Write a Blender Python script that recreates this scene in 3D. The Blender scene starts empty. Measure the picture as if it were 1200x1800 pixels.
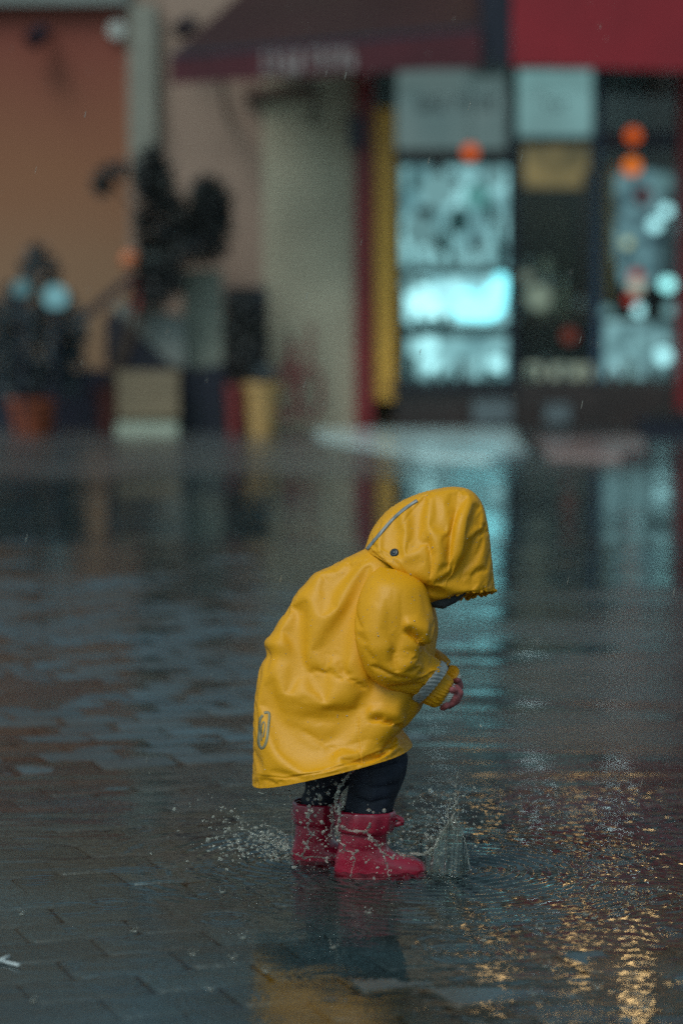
import bpy, math, random
import numpy as np
from mathutils import Vector
from mathutils.bvhtree import BVHTree

random.seed(7); RNG = np.random.default_rng(11)
S = bpy.context.scene
COL = S.collection
R = math.radians

# ------------------------------------------------------------------ camera
H, DC, FP = 1.05, 5.0, 5000.0          # eye height, metres to the child, focal length in photo pixels
PITCH = math.atan(405.0 / FP)
SA, CA = math.sin(PITCH), math.cos(PITCH)
cam_d = bpy.data.cameras.new('camera'); cam = bpy.data.objects.new('camera', cam_d); COL.objects.link(cam)
cam.location = (0, -DC, H); cam.rotation_euler = (R(90) - PITCH, 0, 0)
cam_d.sensor_fit = 'VERTICAL'; cam_d.sensor_height = 36.0; cam_d.lens = FP / 1800 * 36
cam_d.clip_end = 500; cam_d.clip_start = 0.1
cam_d.dof.use_dof = True; cam_d.dof.focus_distance = 5.03; cam_d.dof.aperture_fstop = 2.1
S.camera = cam

# ------------------------------------------------------------------ light
w = bpy.data.worlds.new('World'); S.world = w; w.use_nodes = True
nt = w.node_tree; nt.nodes.clear()
sky = nt.nodes.new('ShaderNodeTexSky'); sky.sky_type = 'NISHITA'; sky.sun_disc = False
sky.sun_elevation = R(52); sky.sun_rotation = R(215); sky.air_density = 1.0; sky.dust_density = 3.0; sky.ozone_density = 1.5
mx = nt.nodes.new('ShaderNodeMixRGB'); mx.blend_type = 'MIX'; mx.inputs[0].default_value = 0.72
bw = nt.nodes.new('ShaderNodeRGBToBW')
tint = nt.nodes.new('ShaderNodeMixRGB'); tint.blend_type = 'MULTIPLY'; tint.inputs[0].default_value = 1.0
tint.inputs[2].default_value = (0.58, 1.0, 1.12, 1)
bg = nt.nodes.new('ShaderNodeBackground'); bg.inputs[1].default_value = 0.112
out = nt.nodes.new('ShaderNodeOutputWorld')
nt.links.new(sky.outputs[0], bw.inputs[0]); nt.links.new(bw.outputs[0], tint.inputs[1])
nt.links.new(sky.outputs[0], mx.inputs[1]); nt.links.new(tint.outputs[0], mx.inputs[2])
nt.links.new(mx.outputs[0], bg.inputs[0]); nt.links.new(bg.outputs[0], out.inputs[0])
sl = bpy.data.lights.new('sun', 'SUN'); sl.energy = 1.3; sl.angle = R(25); sl.color = (1.0, 0.96, 0.88)
so = bpy.data.objects.new('sun', sl); COL.objects.link(so)
so.rotation_euler = Vector((math.sin(R(215)) * math.cos(R(52)), math.cos(R(215)) * math.cos(R(52)), math.sin(R(52)))).to_track_quat('Z', 'Y').to_euler()
S.view_settings.view_transform = 'Standard'; S.view_settings.look = 'None'; S.view_settings.gamma = 1
S.view_settings.use_curve_mapping = False
S.view_settings.exposure = 0.0
S.cycles.use_denoising = False                          # the sampling grain stands for the film grain of the photograph
S.cycles.max_bounces = 10; S.cycles.transparent_max_bounces = 24; S.cycles.transmission_bounces = 8
S.cycles.caustics_reflective = True; S.cycles.caustics_refractive = False

# ------------------------------------------------------------------ pixel <-> world measures (photo is 1200 x 1800)
def P(px, py, y=0.0):
    dx = (px - 600) / FP; dz = (900 - py) / FP
    dy = CA + SA * dz; vz = -SA + CA * dz
    t = (y + DC) / dy
    return np.array((dx * t, y, H + vz * t))
def PROJ(V):
    x = V[..., 0]; y = V[..., 1] + DC; z = V[..., 2] - H
    f = y * CA - z * SA; u = y * SA + z * CA
    return 600 + FP * x / f, 900 - FP * u / f

# ------------------------------------------------------------------ materials
def new_mat(name):
    m = bpy.data.materials.new(name); m.use_nodes = True
    return m, m.node_tree, m.node_tree.nodes['Principled BSDF']
def mat(name, col, rough=0.6, metal=0.0, var=0.25, scale=12, bump=0.0, bscale=80, coat=0.0, spec=0.5, col2=None, detail=4, sheen=0.0):
    m, t, b = new_mat(name)
    b.inputs['Roughness'].default_value = rough; b.inputs['Metallic'].default_value = metal
    b.inputs['Specular IOR Level'].default_value = spec
    b.inputs['Coat Weight'].default_value = coat; b.inputs['Coat Roughness'].default_value = 0.12
    tc = t.nodes.new('ShaderNodeTexCoord'); n = t.nodes.new('ShaderNodeTexNoise')
    n.inputs['Scale'].default_value = scale; n.inputs['Detail'].default_value = detail
    t.links.new(tc.outputs['Object'], n.inputs['Vector'])
    r = t.nodes.new('ShaderNodeMapRange'); r.inputs[1].default_value = 0.3; r.inputs[2].default_value = 0.7
    t.links.new(n.outputs['Fac'], r.inputs[0])
    x = t.nodes.new('ShaderNodeMixRGB'); x.inputs[1].default_value = (*col, 1)
    c2 = col2 if col2 else tuple(c * (1 - var) for c in col); x.inputs[2].default_value = (*c2, 1)
    t.links.new(r.outputs[0], x.inputs[0]); t.links.new(x.outputs[0], b.inputs['Base Color'])
    if bump:
        n2 = t.nodes.new('ShaderNodeTexNoise'); n2.inputs['Scale'].default_value = bscale; n2.inputs['Detail'].default_value = 3
        t.links.new(tc.outputs['Object'], n2.inputs['Vector'])
        bp = t.nodes.new('ShaderNodeBump'); bp.inputs['Strength'].default_value = 1; bp.inputs['Distance'].default_value = bump
        t.links.new(n2.outputs['Fac'], bp.inputs['Height']); t.links.new(bp.outputs[0], b.inputs['Normal'])
    return m
EMS = 0.66
def emit(name, col, st, var=0.0, scale=4, col2=None):
    m = bpy.data.materials.new(name); m.use_nodes = True; t = m.node_tree; t.nodes.clear()
    o = t.nodes.new('ShaderNodeOutputMaterial'); e = t.nodes.new('ShaderNodeEmission')
    e.inputs[0].default_value = (*col, 1); e.inputs[1].default_value = st * EMS
    if col2:
        tc = t.nodes.new('ShaderNodeTexCoord'); n = t.nodes.new('ShaderNodeTexNoise'); n.inputs['Scale'].default_value = scale
        n.inputs['Detail'].default_value = 5
        t.links.new(tc.outputs['Object'], n.inputs['Vector'])
        r = t.nodes.new('ShaderNodeMapRange'); r.inputs[1].default_value = 0.38; r.inputs[2].default_value = 0.62
        x = t.nodes.new('ShaderNodeMixRGB'); x.inputs[1].default_value = (*col, 1); x.inputs[2].default_value = (*col2, 1)
        t.links.new(n.outputs['Fac'], r.inputs[0]); t.links.new(r.outputs[0], x.inputs[0]); t.links.new(x.outputs[0], e.inputs[0])
    t.links.new(e.outputs[0], o.inputs[0]); return m
def clear_mat(name, ior=1.33, rough=0.02, tintc=(0.9, 0.95, 0.95), bumps=None, film=False):
    m = bpy.data.materials.new(name); m.use_nodes = True; t = m.node_tree; t.nodes.clear()
    o = t.nodes.new('ShaderNodeOutputMaterial'); f = t.nodes.new('ShaderNodeFresnel'); f.inputs[0].default_value = ior
    tr = t.nodes.new('ShaderNodeBsdfTransparent'); tr.inputs[0].default_value = (*tintc, 1)
    g = t.nodes.new('ShaderNodeBsdfGlossy'); g.inputs['Roughness'].default_value = rough
    x = t.nodes.new('ShaderNodeMixShader')
    t.links.new(f.outputs[0], x.inputs[0]); t.links.new(tr.outputs[0], x.inputs[1]); t.links.new(g.outputs[0], x.inputs[2])
    t.links.new(x.outputs[0], o.inputs[0])
    if film:                                             # where the water is only a film over gritty stone its gleam is broad
        at = t.nodes.new('ShaderNodeAttribute'); at.attribute_name = 'film'; fr_ = t.nodes.new('ShaderNodeMapRange')
        fr_.inputs[3].default_value = rough; fr_.inputs[4].default_value = 0.13; fr_.clamp = False
        t.links.new(at.outputs['Fac'], fr_.inputs[0]); t.links.new(fr_.outputs[0], g.inputs['Roughness'])
    if bumps:
        tc = t.nodes.new('ShaderNodeTexCoord'); last = None
        for sc, stretch, dist, det, mask in bumps:
            mp = t.nodes.new('ShaderNodeMapping'); mp.inputs['Scale'].default_value = (sc * stretch, sc, sc)
            mp.inputs['Rotation'].default_value = (0, 0, R(8))
            n = t.nodes.new('ShaderNodeTexNoise'); n.inputs['Scale'].default_value = 1; n.inputs['Detail'].default_value = det
            t.links.new(tc.outputs['Object'], mp.inputs[0]); t.links.new(mp.outputs[0], n.inputs['Vector'])
            h = n.outputs['Fac']
            if mask == 'chop':
                aa = t.nodes.new('ShaderNodeAttribute'); aa.attribute_name = 'chop'; mu = t.nodes.new('ShaderNodeMath'); mu.operation = 'MULTIPLY'
                t.links.new(h, mu.inputs[0]); t.links.new(aa.outputs['Fac'], mu.inputs[1]); h = mu.outputs[0]
            elif mask:
                n2 = t.nodes.new('ShaderNodeTexNoise'); n2.inputs['Scale'].default_value = mask; n2.inputs['Detail'].default_value = 2
                t.links.new(tc.outputs['Object'], n2.inputs['Vector'])
                r = t.nodes.new('ShaderNodeMapRange'); r.inputs[1].default_value = 0.35; r.inputs[2].default_value = 0.65
                r.inputs[3].default_value = 0.25
                t.links.new(n2.outputs['Fac'], r.inputs[0])
                mu = t.nodes.new('ShaderNodeMath'); mu.operation = 'MULTIPLY'
                t.links.new(h, mu.inputs[0]); t.links.new(r.outputs[0], mu.inputs[1]); h = mu.outputs[0]
            b = t.nodes.new('ShaderNodeBump'); b.inputs['Strength'].default_value = 1; b.inputs['Distance'].default_value = dist
            t.links.new(h, b.inputs['Height'])
            if last: t.links.new(last, b.inputs['Normal'])
            last = b.outputs[0]
        t.links.new(last, f.inputs['Normal']); t.links.new(last, g.inputs['Normal'])
    return m
def water_glass(name, pale_mix=.25):
    m, t, b = new_mat(name)
    b.inputs['Base Color'].default_value = (0.97, 0.98, 0.95, 1); b.inputs['Transmission Weight'].default_value = 1
    b.inputs['IOR'].default_value = 1.33; b.inputs['Roughness'].default_value = 0.03
    o = t.nodes['Material Output']; mxs = t.nodes.new('ShaderNodeMixShader'); mxs.inputs[0].default_value = pale_mix   # pale diffuse share added to brighten the drops
    dif = t.nodes.new('ShaderNodeBsdfTranslucent'); dif.inputs[0].default_value = (.86, .84, .72, 1)
    df2 = t.nodes.new('ShaderNodeBsdfDiffuse'); df2.inputs[0].default_value = (.86, .84, .72, 1); ad = t.nodes.new('ShaderNodeMixShader')
    t.links.new(dif.outputs[0], ad.inputs[1]); t.links.new(df2.outputs[0], ad.inputs[2])
    t.links.new(b.outputs[0], mxs.inputs[1]); t.links.new(ad.outputs[0], mxs.inputs[2]); t.links.new(mxs.outputs[0], o.inputs[0])
    return m

# ------------------------------------------------------------------ object helpers
ORI = {}
def tag(o, label=None, cat=None, group=None, kind=None):
    if label: o['label'] = label
    if cat: o['category'] = cat
    if group: o['group'] = group
    if kind: o['kind'] = kind
    return o
def thing(name, label, cat, loc, group=None):
    o = bpy.data.objects.new(name, None); COL.objects.link(o); o.location = tuple(loc); o.empty_display_size = 0.1
    ORI[o] = np.array(loc, float)
    return tag(o, label, cat, group)
def obj(name, V, F, m, parent=None, smooth=False, kind=None, label=None):
    V = np.asarray(V, float)
    if parent is not None: o0 = ORI[parent]
    elif kind == 'structure': o0 = np.zeros(3)
    else: o0 = np.array(((V[:, 0].min() + V[:, 0].max()) / 2, (V[:, 1].min() + V[:, 1].max()) / 2, V[:, 2].min()))
    me = bpy.data.meshes.new(name); me.from_pydata((V - o0).tolist(), [], F if isinstance(F, list) else F.tolist()); me.update()
    if smooth: me.polygons.foreach_set('use_smooth', [True] * len(me.polygons))
    if m: me.materials.append(m)
    o = bpy.data.objects.new(name, me); COL.objects.link(o)
    if parent is not None: o.parent = parent
    else: o.location = tuple(o0)
    ORI[o] = o0
    if kind: o['kind'] = kind
    if label: o['label'] = label
    return o
class MB:
    def __init__(s): s.V = []; s.F = []; s.n = 0
    def add(s, V, F):
        V = np.asarray(V, float).reshape(-1, 3); s.V.append(V)
        s.F += [tuple(int(i) + s.n for i in f) for f in F]; s.n += len(V); return s
    def box(s, x0, x1, y0, y1, z0, z1):
        V = [(x, y, z) for x in (x0, x1) for y in (y0, y1) for z in (z0, z1)]
        return s.add(V, [(0, 1, 3, 2), (4, 6, 7, 5), (0, 4, 5, 1), (2, 3, 7, 6), (0, 2, 6, 4), (1, 5, 7, 3)])
    def pbox(s, px0, py0, px1, py1, y, d):              # front face spans these photo pixels at depth y
        a = P(px0, py1, y); b = P(px1, py0, y)
        return s.box(a[0], b[0], y, y + d, a[2], b[2])
    def tube(s, pts, rad, seg=8, cap=True):
        pts = np.asarray(pts, float); n = len(pts); rad = np.broadcast_to(rad, n)
        T = np.gradient(pts, axis=0); T /= np.linalg.norm(T, axis=1)[:, None] + 1e-9
        up = np.array((0.13, 0.9, 0.31)); V = []
        for p, t, r in zip(pts, T, rad):
            a = np.cross(t, up); a /= np.linalg.norm(a) + 1e-9; b = np.cross(t, a)
            for k in range(seg):
                th = 2 * math.pi * k / seg; V.append(p + r * (a * math.cos(th) + b * math.sin(th)))
        F = [(i * seg + k, i * seg + (k + 1) % seg, (i + 1) * seg + (k + 1) % seg, (i + 1) * seg + k) for i in range(n - 1) for k in range(seg)]
        if cap: F += [tuple(range(seg))[::-1], tuple((n - 1) * seg + k for k in range(seg))]
        return s.add(V, F)
    def lathe(s, prof, c, seg=20):                       # prof: (radius, z)
        V = []
        for r, z in prof:
            for k in range(seg):
                th = 2 * math.pi * k / seg; V.append((c[0] + r * math.cos(th), c[1] + r * math.sin(th), c[2] + z))
        n = len(prof)
        F = [(i * seg + k, i * seg + (k + 1) % seg, (i + 1) * seg + (k + 1) % seg, (i + 1) * seg + k) for i in range(n - 1) for k in range(seg)]
        F += [tuple(range(seg))[::-1], tuple((n - 1) * seg + k for k in range(seg))]
        return s.add(V, F)
    def ell(s, c, r, ax=None, seg=16, rings=10):
        V = []; ax = np.eye(3) if ax is None else np.asarray(ax, float)
        for i in range(rings + 1):
            ph = math.pi * i / rings
            for k in range(seg):
                th = 2 * math.pi * k / seg
                q = np.array((r[0] * math.sin(ph) * math.cos(th), r[1] * math.sin(ph) * math.sin(th), r[2] * math.cos(ph)))
                V.append(np.asarray(c) + q @ ax)
        F = [(i * seg + k, (i + 1) * seg + k, (i + 1) * seg + (k + 1) % seg, i * seg + (k + 1) % seg) for i in range(rings) for k in range(seg)]
        return s.add(V, F)
    def build(s, name, m, parent=None, smooth=False, kind=None, label=None):
        return obj(name, np.concatenate(s.V), s.F, m, parent, smooth, kind, label)

def snoise(x, y, seed=0, sc=1.0, octaves=3):           # cheap smooth noise, about -1..1
    r = np.random.default_rng(seed); v = 0; amp = 1; tot = 0
    for o in range(octaves):
        for k in range(4):
            a = r.uniform(0, 2 * math.pi); f = sc * (2 ** o) * r.uniform(0.7, 1.4); p = r.uniform(0, 6.28)
            v = v + amp * np.sin((x * math.cos(a) + y * math.sin(a)) * f * 6.28 + p)
        tot += amp * 2.2; amp *= 0.55
    return v / tot

# ================================================================== SETTING: ground
M_asphalt = mat('joint_grit', (0.030, 0.028, 0.026), 0.5, var=0.5, scale=30, bump=0.002)
g = np.array([(-70, -40), (70, -40), (70, 90), (-70, 90)])
obj('ground', [(x, y, -0.030) for x, y in g], [(0, 1, 2, 3)], M_asphalt, kind='structure')

m, t, b = new_mat('wet_stone'); M_stone = m
tc = t.nodes.new('ShaderNodeTexCoord'); geo = t.nodes.new('ShaderNodeNewGeometry'); oi = t.nodes.new('ShaderNodeObjectInfo')
n1 = t.nodes.new('ShaderNodeTexNoise'); n1.inputs['Scale'].default_value = 2.2; n1.inputs['Detail'].default_value = 6
n2 = t.nodes.new('ShaderNodeTexNoise'); n2.inputs['Scale'].default_value = 130; n2.inputs['Detail'].default_value = 4
t.links.new(geo.outputs['Position'], n1.inputs['Vector']); t.links.new(geo.outputs['Position'], n2.inputs['Vector'])
cr = t.nodes.new('ShaderNodeValToRGB'); e = cr.color_ramp.elements
e[0].position = 0.33; e[0].color = (0.052, 0.098, 0.120, 1); e[1].position = 0.68; e[1].color = (0.055, 0.050, 0.042, 1)
e2 = cr.color_ramp.elements.new(0.5); e2.color = (0.048, 0.072, 0.080, 1)
t.links.new(n1.outputs['Fac'], cr.inputs[0])
mm = t.nodes.new('ShaderNodeMixRGB'); mm.blend_type = 'MULTIPLY'; mm.inputs[0].default_value = 0.8
mr = t.nodes.new('ShaderNodeMapRange'); mr.inputs[1].default_value = 0.3; mr.inputs[2].default_value = 0.7; mr.inputs[3].default_value = 0.45; mr.inputs[4].default_value = 1.5
t.links.new(n2.outputs['Fac'], mr.inputs[0]); t.links.new(cr.outputs[0], mm.inputs[1]); t.links.new(mr.outputs[0], mm.inputs[2])
m3 = t.nodes.new('ShaderNodeMixRGB'); m3.blend_type = 'MULTIPLY'; m3.inputs[0].default_value = 1
r3 = t.nodes.new('ShaderNodeMapRange'); r3.inputs[3].default_value = 0.8; r3.inputs[4].default_value = 1.2
t.links.new(oi.outputs['Random'], r3.inputs[0]); t.links.new(mm.outputs[0], m3.inputs[1]); t.links.new(r3.outputs[0], m3.inputs[2])
t.links.new(m3.outputs[0], b.inputs['Base Color'])
n3 = t.nodes.new('ShaderNodeTexNoise'); n3.inputs['Scale'].default_value = 3.5; n3.inputs['Detail'].default_value = 5
t.links.new(geo.outputs['Position'], n3.inputs['Vector'])
r4 = t.nodes.new('ShaderNodeMapRange'); r4.inputs[1].default_value = 0.35; r4.inputs[2].default_value = 0.65; r4.inputs[3].default_value = 0.38; r4.inputs[4].default_value = 0.65
t.links.new(n3.outputs['Fac'], r4.inputs[0]); t.links.new(r4.outputs[0], b.inputs['Roughness'])
b.inputs['Coat Weight'].default_value = 0.35; b.inputs['Coat Roughness'].default_value = 0.22; b.inputs['Coat IOR'].default_value = 1.33
bp = t.nodes.new('ShaderNodeBump'); bp.inputs['Distance'].default_value = 0.0016; t.links.new(n2.outputs['Fac'], bp.inputs['Height'])
n5 = t.nodes.new('ShaderNodeTexNoise'); n5.inputs['Scale'].default_value = 24; n5.inputs['Detail'].default_value = 3
t.links.new(geo.outputs['Position'], n5.inputs['Vector'])
bp2 = t.nodes.new('ShaderNodeBump'); bp2.inputs['Distance'].default_value = 0.004; t.links.new(n5.outputs['Fac'], bp2.inputs['Height'])
t.links.new(bp.outputs[0], bp2.inputs['Normal'])
t.links.new(bp2.outputs[0], b.inputs['Normal']); t.links.new(bp2.outputs[0], b.inputs['Coat Normal'])

def sst(a, b, v):
    u = np.clip((v - a) / (b - a), 0, 1); return u * u * (3 - 2 * u)
def gh(x, y):                                            # height of the paving: shallow hollows hold the puddles
    h = -0.0021 + 0.0017 * snoise(x * .45, y * 1.0, 3, 0.30, 3) + 0.0008 * snoise(x, y, 9, 1.1, 2)
    h = h - 0.0075 * sst(5.6, 8.2, y + .5 * np.sin(x * 1.3)) * (1 - .35 * sst(12, 14, y))
    h = h - 0.0022 * sst(-0.05, 0.55, x) * sst(.5, 1.5, y)
    h = h + 0.0011 * sst(.15, -.25, x) * sst(-.3, .4, y) * sst(6.3, 5.2, y)
    h = h + 0.0008 * sst(-.40, -.70, y) + .0010 * sst(5.5, 4.5, y) * sst(.8, 1.4, y)
    h = h - 0.0085 * np.exp(-(np.clip((x - 0.42) / 0.75, -9, 9) ** 4 + ((y - 0.28) / 0.62) ** 4))
    return h
PW, PH_, ANG = 0.185, 0.125, R(21)
def paver_mesh(seed):
    r = np.random.default_rng(seed); V = []
    hw, hh, c = PW / 2 - 0.0032, PH_ / 2 - 0.0032, 0.010
    base = [(-hw + c, -hh), (hw - c, -hh), (hw, -hh + c), (hw, hh - c), (hw - c, hh), (-hw + c, hh), (-hw, hh - c), (-hw, -hh + c)]
    base = [(x + r.normal(0, .002), y + r.normal(0, .002)) for x, y in base]
    for s_, z in ((1.0, -0.03), (1.0, -0.006), (0.975, -0.0012), (0.88, 0.0)):
        for x, y in base: V.append((x - (1 - s_) * np.sign(x) * hw * 0.8, y - (1 - s_) * np.sign(y) * hw * 0.8, z + (r.normal(0, .0004) if z > -.01 else 0)))
    V.append((0, 0, 0.0003))
    F = [(i * 8 + k, i * 8 + (k + 1) % 8, (i + 1) * 8 + (k + 1) % 8, (i + 1) * 8 + k) for i in range(1, 3) for k in range(8)]
    F += [(24 + k, 24 + (k + 1) % 8, 32) for k in range(8)]
    return np.array(V), F
VAR = [paver_mesh(k) for k in range(12)]
VARM = []
for V, F in VAR:
    me = bpy.data.meshes.new('paver'); me.from_pydata(V.tolist(), [], F); me.update(); me.materials.append(M_stone)
    me.polygons.foreach_set('use_smooth', [True] * len(me.polygons)); VARM.append(me)
cells = []
ca, sa = math.cos(ANG), math.sin(ANG)
for i in range(-95, 96):
    for j in range(-150, 165):
        u = (i + (0.5 if j % 2 else 0)) * PW; v = j * PH_
        x = u * ca - v * sa; y = u * sa + v * ca
        if abs(x) < 5.5 and -3.2 < y < 15.25: cells.append((x, y))
cells = np.array(cells)
cp = np.stack([cells[:, 0], cells[:, 1], gh(cells[:, 0], cells[:, 1])], 1)
qx, qy = PROJ(cp)
inview = (qx > -60) & (qx < 1260) & (qy < 1880) & (cells[:, 1] > -2)
order = np.argsort(np.where(inview, cells[:, 1], 1e6))
paving = bpy.data.objects.new('pavement', None); COL.objects.link(paving); paving['kind'] = 'structure'; ORI[paving] = np.zeros(3)
def tilt(x, y):
    e_ = 0.03
    return (gh(x + e_, y) - gh(x - e_, y)) / (2 * e_), (gh(x, y + e_) - gh(x, y - e_)) / (2 * e_)
for n, k in enumerate(order[:300]):
    o = bpy.data.objects.new('paver', VARM[n % 12]); COL.objects.link(o); o.parent = paving
    x, y = cells[k]; tx, ty = tilt(x, y); r = RNG
    o.location = (x, y, float(cp[k, 2]) + r.normal(0, .0005)); flip = math.pi if r.random() < .5 else 0
    o.rotation_euler = (ty + r.normal(0, .005), -tx + r.normal(0, .005), ANG + flip + r.normal(0, .006))
BV, BF, nn = [], [], 0
Fa = [np.array([f for f in VAR[k][1] if len(f) == 4]) for k in range(12)]; Ft = np.array([f for f in VAR[0][1] if len(f) == 3])
Fq = []; Ftt = []
for n, k in enumerate(order[300:]):
    V = VAR[n % 12][0]; x, y = cells[k]; a = ANG + RNG.normal(0, .006); c_, s_ = math.cos(a), math.sin(a)
    tx, ty = RNG.normal(0, .005, 2)
    W = np.stack([x + V[:, 0] * c_ - V[:, 1] * s_, y + V[:, 0] * s_ + V[:, 1] * c_, cp[k, 2] + RNG.normal(0, .001) + V[:, 2] + V[:, 0] * tx + V[:, 1] * ty], 1)
    BV.append(W); Fq.append(Fa[0] + nn); Ftt.append(Ft + nn); nn += len(V)
o = obj('paver_field', np.concatenate(BV), np.concatenate(Fq).tolist() + np.concatenate(Ftt).tolist(), M_stone, paving, True, 'stuff')

# ---- standing rain water lying over the stones
def axis(fine0, fine1, step, lo, hi, grow=1.12):
    a = list(np.arange(fine0, fine1, step)); s_ = step
    while a[-1] < hi: s_ *= grow; a.append(a[-1] + s_)
    s_ = step; b_ = [fine0]
    while b_[-1] > lo: s_ *= grow; b_.append(b_[-1] - s_)
    return np.array(b_[1:][::-1] + a)
xa = axis(-0.75, -0.25, 0.0065, -7, -.25); xb = axis(-0.25, 0.85, 0.0032, -.25, 7); xs = np.concatenate([xa[xa < -.2505], xb[xb > -.2505]])
ys = axis(-1.15, 1.0, 0.0042, -4, 15.3, 1.05)
X, Y = np.meshgrid(xs, ys); Z = np.zeros_like(X)
fade = np.clip((1.0 - np.abs(X - 0.05)) / 0.3, 0, 1) * np.clip((Y + 1.3) / .2, 0, 1) * np.clip((1.3 - Y) / .5, 0, 1)
def ring(cx, cy, r0, wl, amp, wid):
    global Z
    d = np.hypot(X - cx, Y - cy); Z += amp * np.sin((d - r0) / wl * 6.283) * np.exp(-((d - r0) / wid) ** 2) * fade
FT = P(740, 1545, 0.03)
for cx, cy, a in ((0.05, 0.03, 1.0), (0.15, 0.0, 1.2), (-0.06, 0.13, 0.8), (0.21, 0.02, 1.4)):
    ring(cx, cy, 0.09, 0.026, 0.0012 * a, 0.05); ring(cx, cy, 0.20, 0.030, 0.00045 * a, 0.08); ring(cx, cy, 0.34, 0.034, 0.00018 * a, 0.10)
rr = np.random.default_rng(5)
for k in range(130):
    ring(rr.uniform(-0.75, 0.85), rr.uniform(-1.1, 0.9), rr.uniform(0.012, 0.06), rr.uniform(.012, .02), rr.uniform(.00015, .0005), rr.uniform(.01, .025))
for k in range(56):                                      # choppy patch on the right
    a = rr.normal(1.5, 0.8); f = 15 * (70 / 15) ** rr.random()
    mask = (.35 + .65 * sst(-.75, -.3, Y)) * (0.25 + 0.75) * sst(-.30, .35, X + .15 * snoise(X, Y, 31, .8, 2))
    Z += 0.000078 * (18 / f) * np.sin((X * math.cos(a) + Y * math.sin(a)) * f * 6.283 + 1.2 * snoise(X, Y, 50 + k, 2.0, 1) + rr.uniform(0, 6)) * fade * mask * (.5 + .5 * snoise(X, Y, 70 + k, 1.6, 1))
M_water = clear_mat('rain_water', 1.33, 0.028, (0.80, 0.84, 0.82), [(22, 0.4, 0.0010, 1.5, 0.9), (9, 0.22, 0.0070, 3, 'chop'), (2.2, 0.3, 0.022, 2, 'chop')], True)
ny, nx = X.shape; idx = np.arange(ny * nx).reshape(ny, nx)
Fg = np.stack([idx[:-1, :-1], idx[:-1, 1:], idx[1:, 1:], idx[1:, :-1]], -1).reshape(-1, 4)
wo = obj('water', np.stack([X, Y, Z], -1).reshape(-1, 3), Fg, M_water, None, True, 'structure')
calm = np.exp(-(((X - 0.42) / 0.80) ** 4 + ((Y - 0.25) / 0.62) ** 4))                    # the puddle the child stands in
calm = np.maximum(calm, sst(6.3, 7.2, Y + .6 * snoise(X, Y, 91, .25, 2)) * sst(10.6, 9.2, Y + .6 * snoise(X, Y, 92, .25, 2)))
right = sst(.0, .45, X - .05 * Y) * sst(.8, 1.6, Y); stripes = sst(-.15, .25, snoise(X * .35, Y, 93, .55, 3))
calm = np.maximum(calm, right * stripes)
calm = np.maximum(calm, sst(-.10, .15, X + .1 * snoise(X, Y, 95, .6, 2)) * sst(1.0, .7, Y))
film = np.clip(1 + .9 * right * (1 - stripes) - calm - .35 * sst(.1, .5, snoise(X * .5, Y, 94, .8, 3)), 0, 2)
film = film + 1.3 * sst(9.6, 10.8, Y) * sst(-.2, -1, X - 1.2)
chop = sst(.5, 1.6, Y + 1.0 * sst(0, -.35, X)) * (1 - .8 * sst(6.2, 7, Y) * sst(10.5, 9.5, Y)) * (1 - .45 * right) * (1 - .45 * sst(.3, -.2, X))
at_ = wo.data.attributes.new('chop', 'FLOAT', 'POINT'); at_.data.foreach_set('value', chop.reshape(-1).astype(np.float32))
at_ = wo.data.attributes.new('film', 'FLOAT', 'POINT'); at_.data.foreach_set('value', film.reshape(-1).astype(np.float32))

# ================================================================== SETTING: street front, 20 m from the camera
YW = 15.6
def wx(px): return P(px, 500, YW)[0]
def wz(py): return P(600, py, YW)[2]
M_orange, t, b = new_mat('orange_render_painted_light')
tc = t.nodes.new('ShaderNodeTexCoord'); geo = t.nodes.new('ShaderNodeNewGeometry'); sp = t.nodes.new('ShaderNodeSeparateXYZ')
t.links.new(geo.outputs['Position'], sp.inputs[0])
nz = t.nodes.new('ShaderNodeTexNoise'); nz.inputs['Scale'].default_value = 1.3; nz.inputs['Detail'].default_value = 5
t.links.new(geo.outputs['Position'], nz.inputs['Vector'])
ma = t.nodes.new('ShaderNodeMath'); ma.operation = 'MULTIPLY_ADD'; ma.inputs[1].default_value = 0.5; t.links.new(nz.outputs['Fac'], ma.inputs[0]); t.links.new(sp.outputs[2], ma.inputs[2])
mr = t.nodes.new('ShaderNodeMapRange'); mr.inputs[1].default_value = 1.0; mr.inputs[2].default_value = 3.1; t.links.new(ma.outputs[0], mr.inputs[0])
cr = t.nodes.new('ShaderNodeValToRGB'); e = cr.color_ramp.elements  # warm light on the wall put into its colour: tan low, red high
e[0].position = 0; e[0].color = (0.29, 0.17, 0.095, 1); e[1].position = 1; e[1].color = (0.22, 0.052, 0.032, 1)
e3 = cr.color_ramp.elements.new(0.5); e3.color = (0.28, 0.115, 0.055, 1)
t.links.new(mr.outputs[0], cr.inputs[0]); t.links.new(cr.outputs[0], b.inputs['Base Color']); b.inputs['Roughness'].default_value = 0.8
M_beige = mat('beige_render', (0.52, 0.45, 0.32), 0.8, var=0.3, scale=1.5, bump=0.004, bscale=40)
M_rose = mat('rose_render', (0.36, 0.24, 0.18), 0.8, var=0.3, scale=1.8)
M_tan = mat('tan_render', (0.36, 0.23, 0.13), 0.8, var=0.3, scale=1.2)
M_grey = mat('grey_stone', (0.24, 0.26, 0.235), 0.7, var=0.3, scale=5)
M_pale = mat('pale_wet_sheen', (0.62, 0.80, 0.78), 0.25, var=0.2, scale=3, coat=0.6)  # bright sheen of the wet ground put into the colour
M_maroon = mat('maroon_awning_cloth', (0.028, 0.006, 0.008), 0.6, var=0.3, scale=2)
M_maroon2 = mat('maroon_valance_cloth', (0.085, 0.006, 0.013), 0.6, var=0.3, scale=3)
M_red = mat('red_awning_cloth', (0.29, 0.007, 0.016), 0.55, var=0.25, scale=2)
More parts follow.
